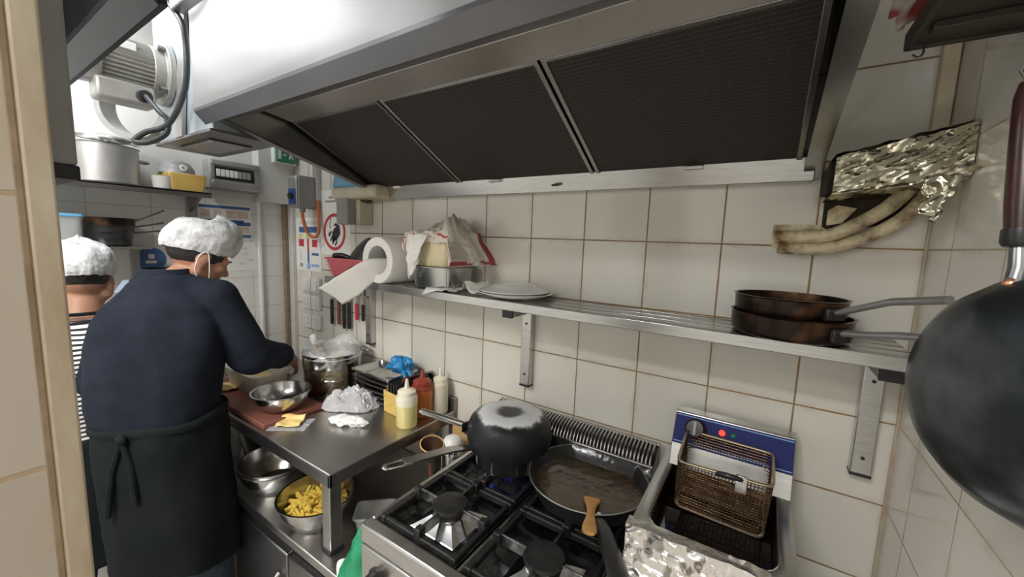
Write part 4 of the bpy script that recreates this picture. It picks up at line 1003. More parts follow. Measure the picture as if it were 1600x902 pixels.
fbox(-.632, -.595, -.168, -.156, .0024, .003).build('white_mark', M['whitepl'], t); fbox(-.622, -.602, -.148, -.128, .0024, .003).build('white_mark', M['whitepl'], t)
# upper shelf with pots
SHX = XL+.235
t = thing('upper_wall_shelf', 'grey wall shelf high on the far wall carrying the aluminium stockpot', 'shelf', (XL+.12, -.8, Z+.1))
MB().box(XL+.0005, SHX, -1.20, -.455, Z+.142, Z+.150).build('board', M['steel_dark'], t, bevel=.001)
MB().box(SHX-.012, SHX, -1.20, -.455, Z+.126, Z+.150).build('front_edge', M['steel_dark'], t, bevel=.002)
MB().box(XL+.0005, XL+.025, -.478, -.440, Z-.10, Z+.142).build('upright', M['greybox'], t, bevel=.002)
MB().prism([(XL+.004, -.475, Z+.141), (XL+.18, -.475, Z+.141), (XL+.004, -.475, Z+.06)], (0, .012, 0)).build('bracket', M['steel_dark'], t)
ux = XL+.12
t = thing('stockpot', 'big dull aluminium stockpot on the far shelf', 'stockpot', (ux, -.760, Z+.1505))
pr = [(0, 0), (.093, 0), (.099, .005), (.100, .14), (.104, .144), (.098, .146), (.096, .008), (0, .004)]
MB().lathe(pr, (ux, -.760, Z+.1505), n=56).build('pot_body', M['alu'], t)
for s_ in (-1, 1):
    MB().tube(spline([(ux+.02, -.760+s_*.099, Z+.255), (ux+.02, -.760+s_*.125, Z+.252), (ux-.02, -.760+s_*.125, Z+.252), (ux-.02, -.760+s_*.099, Z+.255)], 5), .005, 8).build('handle', M['alu'], t)
t = MB().lathe([(0, .018), (.07, .016), (.103, .004), (.106, 0), (.106, -.012), (.104, -.012), (.103, -.002), (0, .012)], (ux, -.757, Z+.325), (.14, .03, 1), 56).build('pot_lid', M['chrome']); tag(t, 'shiny rimmed lid resting slightly askew on the aluminium stockpot', 'lid')
t = MB().lathe([(0, 0), (.030, 0), (.033, .004), (.037, .050), (.039, .052), (.035, .052), (.031, .006), (0, .004)], (XL+.17, -.600, Z+.1505), n=36).build('white_tub', M['whitepl']); tag(t, 'small round white tub on the far shelf beside the yellow box', 'tub')
m = MB().rbox(XL+.13, -.525, [(.070, .056, Z+.1505), (.073, .059, Z+.155), (.078, .066, Z+.212), (.080, .068, Z+.215), (.080, .068, Z+.222), (.075, .062, Z+.222), (.070, .057, Z+.156)], .012)
tag(m.build('yellow_crate', M['yellowpl']), 'yellow plastic box on the far shelf left of the electrical panel', 'box')
t = thing('domed_lid', 'clear domed lid with a white knob lying in the yellow box', 'lid', (XL+.13, -.525, Z+.2225))
MB().lathe([(.062, 0), (.060, .022), (.046, .046), (.02, .058), (0, .060)], (XL+.13, -.540, Z+.2230), n=40).build('dome', M['graytile'], t)
MB().lathe([(.006, 0), (.013, 0), (.014, .006), (.008, .008), (.006, .004), (.006, 0)], (XL+.13+.052, -.535, Z+.245), (1, 0, .35), 24).build('knob_ring', M['whitepl'], t)
# lower shelf with dark pans and a clear box
t = thing('lower_wall_shelf', 'short steel shelf on the far wall carrying stacked dark pans', 'shelf', (XL+.1, -.8, Z-.1))
MB().box(XL+.0005, XL+.195, -1.20, -.655, Z-.098, Z-.088).build('board', M['steel'], t, bevel=.002)
MB().box(XL+.002, XL+.025, -.685, -.655, Z-.30, Z-.098).build('upright', M['greybox'], t, bevel=.002)
lx = XL+.115
cols = [(.006, 0), (.038, .009), (.068, .018)]
for k in range(4):
    z0 = Z-.0875+.0245*k; R_ = .068+.004*k
    lab = ['lowest of four nested dark pans on the lower far shelf, handle pointing low', 'second from the bottom of the nested dark pans on the far shelf', 'third from the bottom of the nested dark pans on the far shelf', 'topmost nested dark pan with a copper glint on the far shelf'][k]
    t = thing('dark_saucepan', lab, 'saucepan', (lx, -.762, z0), 0, 'nested dark pans on the far shelf')
    MB().lathe([(0, 0), (R_-.012, 0), (R_-.004, .006), (R_, .034), (R_+.002, .036), (R_-.002, .036), (R_-.006, .008), (0, .005)], (lx, -.762, z0), n=44).build('pan_body', M['copperpan'] if k == 3 else M['panblack'], t)
    zz = z0+.028; hh = (.012, .014, .022, .050)[k]
    if k > 0: MB().tube([(lx+.01, -.762+R_-.003, zz), (lx+.02, -.762+R_+.03, zz+hh*.35), (lx+.03, -.762+R_+.085, zz+hh)], [.006, .0055, .007], 8, flat=(1, .6, (0, 0, 1))).build('handle', M['steel_dark'], t)
m = MB().rbox(XL+.11, -.93, [(.085, .078, Z-.0875), (.088, .081, Z-.08), (.094, .088, Z+.012), (.097, .091, Z+.013), (.097, .091, Z+.018), (.091, .085, Z+.018), (.086, .079, Z-.08)], .02)
t = thing('clear_food_box', 'clear plastic food box with blue lid beside the dark pans on the far shelf', 'food box', (XL+.11, -.93, Z-.0875))
m.build('box_body', M['trans'], t)
MB().rbox(XL+.11, -.93, [(.099, .092, Z+.0185), (.100, .093, Z+.021), (.097, .090, Z+.029), (.06, .06, Z+.031)], .02).build('lid', M['bluelt'], t)

# ================================================================== right corner
t = thing('foil_wrapped_heater', 'box heater wrapped in greasy foil on the wall right of the hood', 'heater', (.19, -.1, Z+.11))
hm = MB()
HA = [Vector(p) for p in ((.098, -.188, Z+.105), (.288, -.172, Z+.128), (.288, -.172, Z+.222), (.098, -.188, Z+.175))]
def hf(u, v):
    p = (HA[0]*(1-u)+HA[1]*u)*(1-v)+(HA[3]*(1-u)+HA[2]*u)*v
    j = .007*nz(u*5+v*3, v*3, 1)-.007*(1-abs(nz(u*7-v*6, v*4, 5))*3 if abs(nz(u*7-v*6, v*4, 5)) < .33 else 0)*.6+.002*nz(u*22, v*15, 2)
    if v < .12: j -= (.12-v)*.05
    return p+Vector((0, -j-.003, j*.3))
hm.grid(hf, 44, 26)
def ht(u, v):
    p = HA[3]*(1-u)+HA[2]*u; j = .006*nz(u*9, v*7, 3)
    return Vector((p.x, p.y*(1-v)-.010*v, p.z+.004+j+.012*math.sin(v*PI)*.4))
hm.grid(ht, 40, 12)
def hb_(u, v):
    p = HA[0]*(1-u)+HA[1]*u
    return Vector((p.x, p.y*(1-v)-.010*v, p.z-.002-.006*nz(u*9, v*7, 8)))
hm.grid(hb_, 40, 12)
hm.build('foil_wrap', M['foilgreasy'], t, angle=30)
MB().prism([(.092, -.160, Z+.110), (.092, -.160, Z+.166), (.092, -.006, Z+.172), (.092, -.006, Z+.116)], (.194, 0, .021)).build('housing', M['soot'], t, bevel=.004)
fl_ = MB()
def flf(u, v):
    return (.228+.05*u*(1-.55*v)+.012*nz(u*3, v*4, 1), -.178+.008*nz(u*5, v*5, 3)-.006*v, Z+.132-.085*v*(.75+.25*u))
fl_.grid(flf, 14, 22).build('foil_flap', M['foilgreasy'], t, solid=.0008, angle=30)
MB().tube([(.284, -.166, Z+.140), (.2885, -.19, Z+.142), (.2885, -.215, Z+.142)], .005, 8).build('bracket', M['plaster'], t)
# burnt opening in the wall with two greasy pipes
hole = MB().prism([(.104, -.001, Z+.128), (.104, -.001, Z+.048), (.135, -.001, Z+.030), (.20, -.001, Z+.05), (.285, -.001, Z+.095), (.285, -.001, Z+.13)], (0, -.004, 0))
tag(hole.build('burnt_patch', M['soot']), 'sooty black burnt patch on the tiles under the foil heater', 'burnt patch')
tag(MB().prism([(.112, -.005, Z+.05), (.112, -.005, Z+.085), (.128, -.005, Z+.098), (.165, -.005, Z+.09), (.14, -.005, Z+.055)], (0, -.006, 0)).build('plaster_patch', M['plaster'], bevel=.002), 'bare cream plaster patch inside the burnt hole', 'plaster')
tag(MB().prism([(.008, -.0005, Z+.052), (.106, -.0005, Z+.052), (.106, -.0005, Z-.004), (.030, -.0005, Z-.022), (.020, -.0005, Z-.006), (.008, -.0005, Z-.006)], (0, -.0025, 0)).build('broken_tile_edge', M['plaster']), 'stained notch cut in the tiles around the pipe ends', 'wall notch')
P1 = [(.014, -.016, Z+.022), (.06, -.020, Z+.022), (.115, -.022, Z+.026), (.165, -.022, Z+.052), (.215, -.022, Z+.092), (.25, -.03, Z+.14)]
P2 = [(.022, -.016, Z-.004), (.07, -.020, Z-.007), (.125, -.022, Z-.002), (.185, -.022, Z+.024), (.24, -.022, Z+.066), (.272, -.03, Z+.12)]
tag(MB().tube(spline(P1, 8), .0155, 14).build('lagged_pipe', M['plaster']), 'upper of two cream greasy pipes curving up to the foil heater', 'pipe')
tag(MB().tube(spline(P2, 8), .0145, 14).build('lagged_pipe', M['plaster']), 'lower of two cream greasy pipes curving up to the foil heater', 'pipe')
tag(MB().box(.262, .2885, -.024, -.0005, Z+.20, CEIL-.002).build('cable_trunking', M['cream'], bevel=.003), 'cream vertical trunking in the right corner above the foil heater', 'trunking')
tag(MB().tube([(.288-.0005, -.006, .0), (.2875, -.006, Z+.16)], .004, 8).build('corner_sealant', M['trim']), 'thin stained sealant bead down the right wall corner', 'sealant')
M['rackdark'] = pm('dark_rack_metal', (.055, .052, .046), .5, .3, var=12., col2=(.085, .075, .06))  # rack metal toned dark overall
t = thing('wall_rack', 'dark metal rack shelf on the right wall above the hanging wok', 'rack', (.22, -.5, Z+.31))
MB().prism([(.160, -.285, Z+.322), (.2885, -.285, Z+.322), (.2885, -.95, Z+.322), (.160, -.95, Z+.322)], (0, 0, .008)).build('tray', M['rackdark'], t)
MB().box(.158, .2885, -.292, -.280, Z+.318, Z+.345).build('rear_lip', M['rackdark'], t, bevel=.002)
MB().box(.156, .166, -.95, -.283, Z+.318, Z+.345).build('front_lip', M['rackdark'], t, bevel=.002)
for y in (-.36, -.58, -.80): MB().box(.17, .288, y-.012, y+.012, Z+.310, Z+.322).build('cross_bar', M['rackdark'], t, bevel=.002)
MB().tube(spline([(.178, -.292, Z+.320), (.178, -.296, Z+.306), (.172, -.300, Z+.300), (.166, -.297, Z+.306)], 5), .0016, 6).build('hook', M['chrome'], t)
bm_ = MB()
def bf(u, v):
    return (.150+.014*nz(u*4, v*4, 2)-.030*math.sin(u*PI)*(1-v)+.07*v, -.30-.17*u+.012*nz(u*6, v*6, 6), Z+.348+.10*v*(.5+u)+.012*nz(u*7, v*5, 9))
def paperbag_mat():
    m, nt, b = new_mat('white_wrapper_with_red_print'); L = nt.links.new
    tc = node(nt, 'ShaderNodeTexCoord'); n_ = node(nt, 'ShaderNodeTexNoise', i_Scale=11., i_Detail=2.); L(tc.outputs['Object'], n_.inputs['Vector'])
    r = node(nt, 'ShaderNodeValToRGB'); r.color_ramp.elements[0].position = .46; r.color_ramp.elements[1].position = .54
    r.color_ramp.elements[0].color = (.75, .72, .66, 1); r.color_ramp.elements[1].color = (.38, .07, .07, 1); L(n_.outputs['Fac'], r.inputs[0]); L(r.outputs[0], b.inputs['Base Color']); b.inputs['Roughness'].default_value = .4
    return m
bm_.grid(bf, 26, 16)
tag(bm_.build('food_wrapper', paperbag_mat(), solid=.0015, angle=30), 'crumpled white and red wrapper on the edge of the right wall rack', 'wrapper')
# hanging wok, its round base towards the room
Cw = Vector((.212, -.640, Z-.147)); nw = Vector((-.90, -.43, .02)).normalized()
t = thing('hanging_wok', 'large blackened wok hanging by its handle on the right wall', 'wok', Cw-Vector((0, 0, .13)))
upw = (Vector((0, 0, 1))-nw*nw.z).normalized(); sdw = upw.cross(nw)
WR = .122
MB().lathe([(0, .036), (.05, .035), (.074, .031), (.095, .021), (.110, .006), (.119, -.012), (WR, -.017), (WR-.003, -.018), (.108, .002), (.093, .017), (.072, .027), (.05, .031), (0, .032)], Cw, nw, 72).build('wok_body', M['wok'], t)
th_ = .27; hup = upw*math.cos(th_)-sdw*math.sin(th_)
hb0 = Cw+hup*(WR-.006)-nw*.012
MB().tube([hb0-hup*.02+nw*.012, hb0+hup*.012, hb0+hup*.028-nw*.002, hb0+hup*.042-nw*.004], [.007, .0075, .007, .007], 12).build('handle_neck', M['steel_dark'], t)
f0 = hb0+hup*.036-nw*.003; hup = (upw-sdw*.13).normalized()
MB().tube([f0, f0+hup*.004, f0+hup*.017], [.0115, .0135, .013], 16).build('ferrule', M['black'], t)
MB().tube([f0+hup*.015, f0+hup*.04, f0+hup*.10, f0+hup*.15, f0+hup*.165], [.0112, .0122, .0118, .0105, .007], 18).build('wooden_grip', M['redwood'], t)
MB().tube([f0+hup*.163, f0+hup*.18+sdw*.008, f0+hup*.19, f0+hup*.18-sdw*.008, f0+hup*.163], .002, 8).build('hang_loop', M['steel_dark'], t)
for k in (-1, 1): MB().lathe([(0, .003), (.004, .0015), (.005, 0)], Cw+hup*.112+sdw*.011*k+nw*.003, (nw+upw*.9).normalized(), 16).build('rivet', M['copper'], t)

# ================================================================== on the work table
t = MB().box(-2.08, -1.455, -.558, -.325, TZ+.0005, TZ+.020).build('cutting_board', M['board'], bevel=.004); tag(t, 'reddish brown cutting board on the work table under bowl and container', 'cutting board')
BZ = TZ+.0205
m = MB().rbox(-1.845, -.400, [(.135, .062, BZ), (.139, .066, BZ+.005), (.150, .076, BZ+.085), (.156, .082, BZ+.087), (.156, .082, BZ+.093), (.147, .073, BZ+.093), (.136, .063, BZ+.008)], .045)
t = thing('plastic_container', 'milky plastic container on the cutting board in front of the cook', 'container', (-1.845, -.40, BZ))
m.build('container_body', M['transc'], t)
MB().rbox(-1.845, -.400, [(.128, .055, BZ+.012), (.135, .062, BZ+.045), (.10, .04, BZ+.058)], .04).build('food_inside', M['cheese'], t)
ml = MB().rbox(0, 0, [(.135, .07, 0), (.140, .074, .003), (.140, .074, .008), (.132, .067, .010)], .045)
o = ml.build('container_lid', M['transc']); o.location = (-1.885, -.270, TZ+.075); o.rotation_euler = (math.radians(62), 0, math.radians(-8)); o['label'] = 'milky plastic lid leaning behind the container on the table'; o['category'] = 'lid'
for k in range(3):
    c = Vector((-1.955+.012*k, -.500+.006*k, BZ+.094+.0045*k if False else BZ+.0025+.0046*k)); a = .3+.35*k
    m = MB().obox(c, (.045*math.cos(a), .045*math.sin(a), 0), (-.045*math.sin(a), .045*math.cos(a), 0), (0, 0, .0022))
    tag(m.build('cheese_slice', M['cheese'], bevel=.001), ['lowest', 'middle', 'top'][k]+' yellow cheese slice of the pile on the cutting board by the cook', 'cheese slice', 'cheese slices on the cutting board')
# steel mixing bowl
def bowl(mb, c, R_, H_, th=.0015, base=.55):
    pr = [(0, 0), (R_*base, 0), (R_*.80, H_*.30), (R_*.94, H_*.66), (R_*.985, H_*.97), (R_+.004, H_), (R_+.004, H_+.002), (R_*.985-th, H_+.0015), (R_*.94-th, H_*.66), (R_*.79, H_*.32), (R_*base, .003), (0, .003)]
    return mb.lathe(pr, c, n=64)
t = bowl(MB(), (-1.548, -.443, BZ), .103, .072).build('mixing_bowl', M['inox']); tag(t, 'shallow steel mixing bowl on the front of the cutting board', 'bowl')
# big stockpot with film liner
qx, qy = -1.615, -.180; PR = .122
t = thing('cooking_pot', 'tall heat-browned steel pot with film over its rim on the work table', 'pot', (qx, qy, TZ))
MB().lathe([(0, .001), (PR-.008, .001), (PR-.001, .006), (PR, .012), (PR, .118), (PR+.003, .120), (PR+.003, .128)], (qx, qy, TZ), n=64).build('pot_base', M['burnpot'], t)
MB().lathe([(PR+.002, .122), (PR+.004, .126), (PR+.004, .182), (PR+.008, .185), (PR+.006, .187), (PR, .185), (PR-.001, .06), (0, .058)], (qx, qy, TZ), n=64).build('pot_wall', M['inox'], t)
for a in (-.62, -.62+PI*.62, ):
    d = Vector((math.cos(a), math.sin(a), 0)); s_ = Vector((-d.y, d.x, 0)); c = Vector((qx, qy, TZ+(.092 if a < 0 else .172)))+d*PR
    MB().tube(spline([c+s_*.038, c+s_*.036+d*.022, c+s_*.015+d*.034, c-s_*.015+d*.034, c-s_*.036+d*.022, c-s_*.038], 5), .0048, 8).build('handle', M['chrome'], t)
MB().lathe([(PR-.004, .150), (.06, .152), (0, .154)], (qx, qy, TZ), n=40).build('broth', M['dressing'], t)
fb = MB()
def film(u, v):
    a = 2*PI*u; r = v
    R_ = .128*r+.010*nz(math.cos(a)*2, math.sin(a)*2, r*4)*r
    zz = .150+.036*min(1, r*1.15)+.050*max(0, nz(math.cos(a)*1.7*r+.3, math.sin(a)*1.7*r, 2.2))+.012*nz(math.cos(a)*r*5, math.sin(a)*r*5, 7)
    back = max(0, math.sin(a-.3))*.055*math.exp(-((r-.62)/.3)**2)
    if r > .93: zz = .190+.004*nz(a*2, r*5, 1)-(r-.93)*.30
    else: zz = min(zz+back, .30)
    return (qx+R_*math.cos(a), qy+R_*math.sin(a), TZ+zz)
fb.grid(film, 72, 22)
o = fb.build('film_bag', M['bag'], angle=30); tag(o, 'clear crumpled plastic film lining the top of the tall pot', 'plastic film')
t = thing('wooden_skewer_brush', 'grey tipped stick standing in the tall pot', 'utensil', (qx-.03, qy-.045, TZ+.156))
MB().tube([(qx-.030, qy-.050, TZ+.156), (qx-.045, qy-.062, TZ+.225)], .003, 8).build('stick', M['woodpale'], t)
MB().lathe([(0, 0), (.010, .004), (.0165, .022), (.015, .040), (0, .052)], (qx-.044, qy-.061, TZ+.215), (-.15, -.1, 1), 20).build('tip', M['sticker'], t)
# gastronorm trays, upright lids and glove
sx_, sy_ = -1.345, -.108
for k in range(6):
    z0 = TZ+.0008+.0205*k; e = .0012*(k % 2)
    m = MB(); gn(m, sx_+e, sy_-.002*(k % 3), .118, .076, z0, z0+.0245 if k < 5 else z0+.030, lip=.009, rad=.018)
    lab = ['bottom steel tray of the stack behind the plastic bag', 'second steel tray from the bottom of the stack', 'third steel tray from the bottom of the stack', 'third steel tray from the top of the stack', 'second steel tray from the top of the stack', 'topmost steel tray of the stack by the wall'][k]
    tag(m.build('steel_tray', M['inox']), lab, 'tray', 'steel trays stacked on the work table')
for k in range(4):
    x = -1.205+.016*k
    c = Vector((x, -.120, TZ+.066)); n_ = Vector((1, -.15, .10)).normalized(); u_ = Vector((0, 1, 0)); u_ = (u_-n_*u_.dot(n_)).normalized(); v_ = n_.cross(u_)
    tag(MB().obox(c, u_*.078, v_*.064, n_*.0035).build('tray_lid', M['black'], bevel=.003), ['leftmost', 'second', 'third', 'rightmost'][k]+' of the black lids standing on edge beside the steel trays', 'lid', 'black lids standing on edge')
c = Vector((-1.150, -.095, TZ+.086)); n_ = Vector((1, -.35, .22)).normalized(); u_ = Vector((0, 1, 0)); u_ = (u_-n_*u_.dot(n_)).normalized(); v_ = n_.cross(u_)
t = thing('upright_steel_pan', 'steel pan standing on edge behind the sauce bottles', 'pan', (c.x, c.y, TZ))
def rring(hx, hy, d, r=.016):
    out = []
    for qx_, qy_, a0 in ((1, 1, 0), (-1, 1, PI/2), (-1, -1, PI), (1, -1, 1.5*PI)):
        for k in range(5):
            a = a0+PI/2*k/4; out.append(c+u_*(qx_*(hx-r)+r*math.cos(a))+v_*(qy_*(hy-r)+r*math.sin(a))+n_*d)
    return out
MB().loft([rring(.060, .050, -.018), rring(.068, .058, .008), rring(.074, .064, .010), rring(.074, .064, .012), rring(.066, .056, .0105), rring(.058, .048, -.015)]).build('pan_body', M['inox'], t)
gl = MB()
def gf(u, v):
    a = 2*PI*u; ph = PI*v-PI/2
    r = 1+.35*nz(math.cos(a)*1.8, math.sin(a)*1.8, v*3)+.16*nz(math.cos(a)*5, math.sin(a)*5, v*7)
    return (-1.262+.052*r*math.cos(a)*math.cos(ph), -.090+.044*r*math.sin(a)*math.cos(ph), TZ+.168+.032*r*math.sin(ph))
gl.grid(gf, 40, 24)
for d in ((.05, -.03, -.020), (.058, -.008, -.022), (-.05, -.025, -.008)):
    p = Vector((-1.262, -.09, TZ+.165)); gl.tube([p+Vector(d)*.6, p+Vector(d)*1.0, p+Vector(d)*1.25+Vector((0, 0, -.008))], [.012, .010, .006], 10)
tag(gl.build('nitrile_glove', M['glove'], angle=50), 'crumpled blue disposable gloves on top of the steel tray stack', 'glove')
# yellow ribbed box between trays and bottle
t = thing('yellow_box', 'small yellow ribbed plastic box beside the pale oil bottle', 'box', (-1.195, -.19, TZ))
ub = Vector((.106, -.012, 0))/2; wb = Vector((.004, .030, 0))
c = Vector((-1.192, -.170, TZ+.046))
def bring(s_, z): return [c+ub*s_*i+wb*s_*j+Vector((0, 0, z-.046)) for i, j in ((-1, -1), (1, -1), (1, 1), (-1, 1))]
MB().loft([bring(1, 0.0008), bring(1.04, .090), bring(.98, .092), bring(.96, .088), bring(.93, .004)]).build('box_body', M['yellowpl'], t, bevel=.002)
rb = MB()
for k in range(9):
    for j in range(6):
        p = c+ub*(-.88+.22*k)-wb*1.03+Vector((0, 0, -.036+.0145*j)); rb.obox(p, ub*.035, wb*.04, (0, 0, .0022))
rb.build('rib_pattern', M['cheese'], t)
# squeeze bottles
def squeeze(name, label, x, y, R_, H_, body, cap, level):
    t = thing(name, label, 'bottle', (x, y, TZ), 0, 'squeeze bottles by the table end')
    MB().lathe([(0, .0008), (R_*.93, .0008), (R_, .005), (R_, H_*level), (0, H_*level)], (x, y, TZ), n=36).build('sauce_fill', body, t)
    MB().lathe([(R_*1.002, H_*level-.001), (R_*1.002, H_*.93), (R_*.93, H_), (R_*.80, H_)], (x, y, TZ), n=36).build('bottle_wall', cap if level < .9 else body, t)
    MB().lathe([(R_*.86, H_-.004), (R_*.86, H_+.016), (R_*.75, H_+.020), (R_*.24, H_+.027), (R_*.13, H_+.060), (R_*.07, H_+.062), (0, H_+.062)], (x, y, TZ), n=30).build('spout_cap', cap, t)
squeeze('squeeze_bottle', 'pale yellow oil squeeze bottle at the table edge', -1.083, -.222, .0395, .120, M['oilpale'], M['bottlecap'], .72)
squeeze('squeeze_bottle', 'orange sauce squeeze bottle with red cap, middle of the three', -1.105, -.122, .0425, .125, M['sauceor'], M['sauceredcap'], .86)
squeeze('squeeze_bottle', 'ivory squeeze bottle nearest the tiled wall', -1.070, -.056, .033, .125, M['dressing'], M['bottlecap'], .95)
# plastic bag, cheese packet, tissue
pb = MB()
def pbf(u, v):
    a = 2*PI*u; r = v
    rr_ = r*(1+.22*nz(math.cos(a)*1.4, math.sin(a)*1.4, .5))
    hgt = .062*max(0, 1-r**2.6)*(1+.75*nz(math.cos(a)*r*2.6+2, math.sin(a)*r*2.6, 3))+.014*nz(math.cos(a)*r*11, math.sin(a)*r*11, 5)
    ca, sa = rr_*.125*math.cos(a), rr_*.078*math.sin(a)
    return (-1.385+ca*.90-sa*.43, -.238+ca*.43+sa*.90, TZ+.003+max(0, hgt))
pb.grid(pbf, 76, 22)
M['bagwhite'] = pm('cloudy_film', (.86, .87, .90), .2, alpha=.5, bump=(30, .3))
tag(pb.build('plastic_bag', M['bagwhite'], angle=25), 'crumpled clear plastic bag in the middle of the work table', 'plastic bag')
t = thing('cheese_packet', 'open film packet with a folded yellow cheese slice near the table front', 'cheese packet', (-1.415, -.478, TZ))
cp_ = MB()
def cpf(u, v):
    x = (u-.5)*.135; y = (v-.5)*.095; a = .62
    return (-1.415+x*math.cos(a)-y*math.sin(a), -.480+x*math.sin(a)+y*math.cos(a), TZ+.002+.005*abs(nz(u*5, v*5, 1))+(.006 if u > .8 else 0)*abs(nz(u*9, v*9, 4)))
cp_.grid(cpf, 24, 18).build('film_wrapper', M['bag'], t, angle=25)
cs = MB()
def csf(u, v):
    x = (u-.5)*.082; y = (v-.5)*.080; a = .75+.0*u
    z = .010+.012*max(0, nz(u*2.2, v*2.2, 3)+.1)+(.010 if v > .72 else 0)*math.sin((v-.72)*9)
    return (-1.425+x*math.cos(a)-y*math.sin(a), -.474+x*math.sin(a)+y*math.cos(a), TZ+z)
cs.grid(csf, 20, 20).build('cheese_slice', M['cheese'], t, solid=.003, angle=60)
ts = MB()
def tsf(u, v):
    a = 2*PI*v; x = (u-.5)*.165
    e = max(.15, 1-(2*abs(u-.5))**4)
    r = .020*e*(1+.55*nz(u*7, math.cos(a)*1.2, math.sin(a)*1.2+2)+.25*nz(u*18, math.cos(a)*3, math.sin(a)*3))
    c_, s_ = math.cos(.40), math.sin(.40); y = r*1.25*math.cos(a)
    return (-1.255+x*c_-y*s_, -.352+x*s_+y*c_, TZ+.016+r*.85*math.sin(a))
ts.grid(tsf, 56, 22)
tag(ts.build('crumpled_tissue', M['paper'], angle=35), 'twisted white tissue lying near the table end', 'tissue')

# ================================================================== on the low base under the table
LZ = Z-1.0
t = bowl(MB(), (-1.225, -.495, LZ+.0005), .124, .098, base=.62).build('steel_bowl', M['inox']); tag(t, 'steel bowl full of raw potato fries behind the table leg', 'bowl', 'steel bowls under the work table')
random.seed(5)
def fry(c, a, tl, L_, w_):
    d = Vector((math.cos(a)*math.cos(tl), math.sin(a)*math.cos(tl), math.sin(tl))); s_ = Vector((-math.sin(a), math.cos(a), 0)); n_ = d.cross(s_)
    return MB().obox(c, d*L_/2, s_*w_/2, n_*w_/2)
for k in range(64):
    r_ = .088*math.sqrt(random.random()); a = random.random()*2*PI
    c = Vector((-1.225+r_*math.cos(a), -.495+r_*math.sin(a), LZ+.050+.022*(1-r_/.09)+random.random()*.016))
    o = fry(c, random.random()*PI, random.uniform(-.35, .35), random.uniform(.045, .075), random.uniform(.008, .011)).build('potato_fry', M['fries'], bevel=.0015)
    tag(o, 'yellow potato fry in the steel bowl under the table', 'potato fry', 'potato fries in the steel bowl')
o = MB().lathe([(0, .004), (.07, .004), (.096, .05), (.06, .060), (0, .064)], (-1.225, -.495, LZ+.0005), n=40).build('potato_pieces', M['fries']); tag(o, 'mass of potato fries filling the bottom of the steel bowl', 'potato fries', kind='stuff')
for k in range(2):
    t = bowl(MB(), (-1.530, -.480, LZ+.0005+.017*k), .126+.002*k, .094, base=.62).build('steel_bowl', M['inox'])
    tag(t, ['lower', 'upper'][k]+' of two nested empty steel bowls left of the bowl of fries', 'bowl', 'steel bowls under the work table')
t = bowl(MB(), (-1.815, -.390, LZ+.0005), .105, .135, base=.8).build('steel_bowl', M['steel_dark']); tag(t, 'deep dark steel bowl at the back under the left of the table', 'bowl', 'steel bowls under the work table')
m = MB().rbox(-1.93, -.50, [(.05, .04, LZ+.0008), (.055, .045, LZ+.09), (.057, .047, LZ+.092), (.052, .042, LZ+.092), (.048, .038, LZ+.004)], .015)
tag(m.build('white_plastic_box', M['whitepl']), 'white plastic box under the table beside the cook', 'box')
m = MB(); m.rbox(0, 0, [(.048, .034, 0), (.051, .037, .003), (.060, .046, .060), (.065, .051, .0605), (.065, .051, .063), (.058, .044, .063), (.049, .035, .005)], .014)
o = m.build('clear_plastic_tub', M['trans']); o.location = (-1.035, -.405, LZ+.0008); o.rotation_euler = (0, 0, .75); o['label'] = 'small empty clear plastic tub between the table leg and the cooker'; o['category'] = 'tub'
gb = MB()
rings = []
for k in range(14):
    q = k/13; w_ = .060*(1-q)**.8+.014; d_ = .034*(1-q)+.007
    cz = LZ+.001+.205*q; cxx = -.890+.052*q; cyy = -.590+.004*q
    rings.append([(cxx+(w_*math.cos(a)+.010*nz(math.cos(a)*2, q*5, 1))*.9, cyy+d_*math.sin(a)+.008*nz(math.sin(a)*2, q*6, 4), cz) for a in [2*PI*j/24 for j in range(24)]])
gb.loft(rings)
t = thing('green_plastic_bag', 'green and white plastic packet wedged beside the front left of the cooker', 'packet', (-.885, -.575, LZ))
gb.build('bag_body', M['greencloth'], t, angle=60)
wr = [[(-.925+.045*math.cos(a)+.006*nz(q*5, math.cos(a)*2, 2), -.583+.024*math.sin(a)+.0015, LZ+.0008+.035*q) for a in [2*PI*j/20 for j in range(20)]] for q in (0, .3, .6, 1)]
MB().loft(wr).build('white_part', M['paper'], t, angle=60)
MB().obox((-.842, -.592, LZ+.150), (.014, -.001, .010), (-.006, 0, .012), (.001, .003, 0)).build('grey_label', M['sticker'], t, bevel=.002)
# things in the gap between table and cooker
t = thing('spice_can', 'white lidded round jar with black print behind the saucepan handle', 'jar', (-.915, -.150, LZ))
MB().lathe([(0, .0008), (.034, .0008), (.036, .004), (.036, .200), (.034, .204), (0, .204)], (-.915, -.150, LZ), n=36).build('jar_body', M['inox'], t)
MB().lathe([(.037, .196), (.039, .200), (.040, .220), (.037, .240), (.028, .253), (.012, .260), (0, .261)], (-.915, -.150, LZ), n=36).build('jar_lid', M['whitepl'], t)
cam_d = Vector((.915, -1.05, .2)).normalized(); sdx = Vector((cam_d.y, -cam_d.x, 0)).normalized()*-1
for dx, w_, h_ in ((-.012, .0022, .012), (-.006, .006, .0022), (.006, .0022, .012), (.011, .005, .0022), (.014, .0022, .007)):
    c = Vector((-.915, -.150, LZ+.209))+Vector((cam_d.x, cam_d.y, 0)).normalized()*.0402+sdx*dx
    MB().obox(c, sdx*w_, Vector((0, 0, h_)), Vector((cam_d.x, cam_d.y, 0)).normalized()*.0012).build('black_mark', M['blackink'], t)
M['scoop'] = pm('dark_brown_wood', (.085, .040, .022), .45, var=12., col2=(.05, .024, .014))
t = thing('wooden_scoop', 'dark brown wooden scoop with pale rim leaning at the table end', 'scoop', (-.985, -.19, Z-.86))
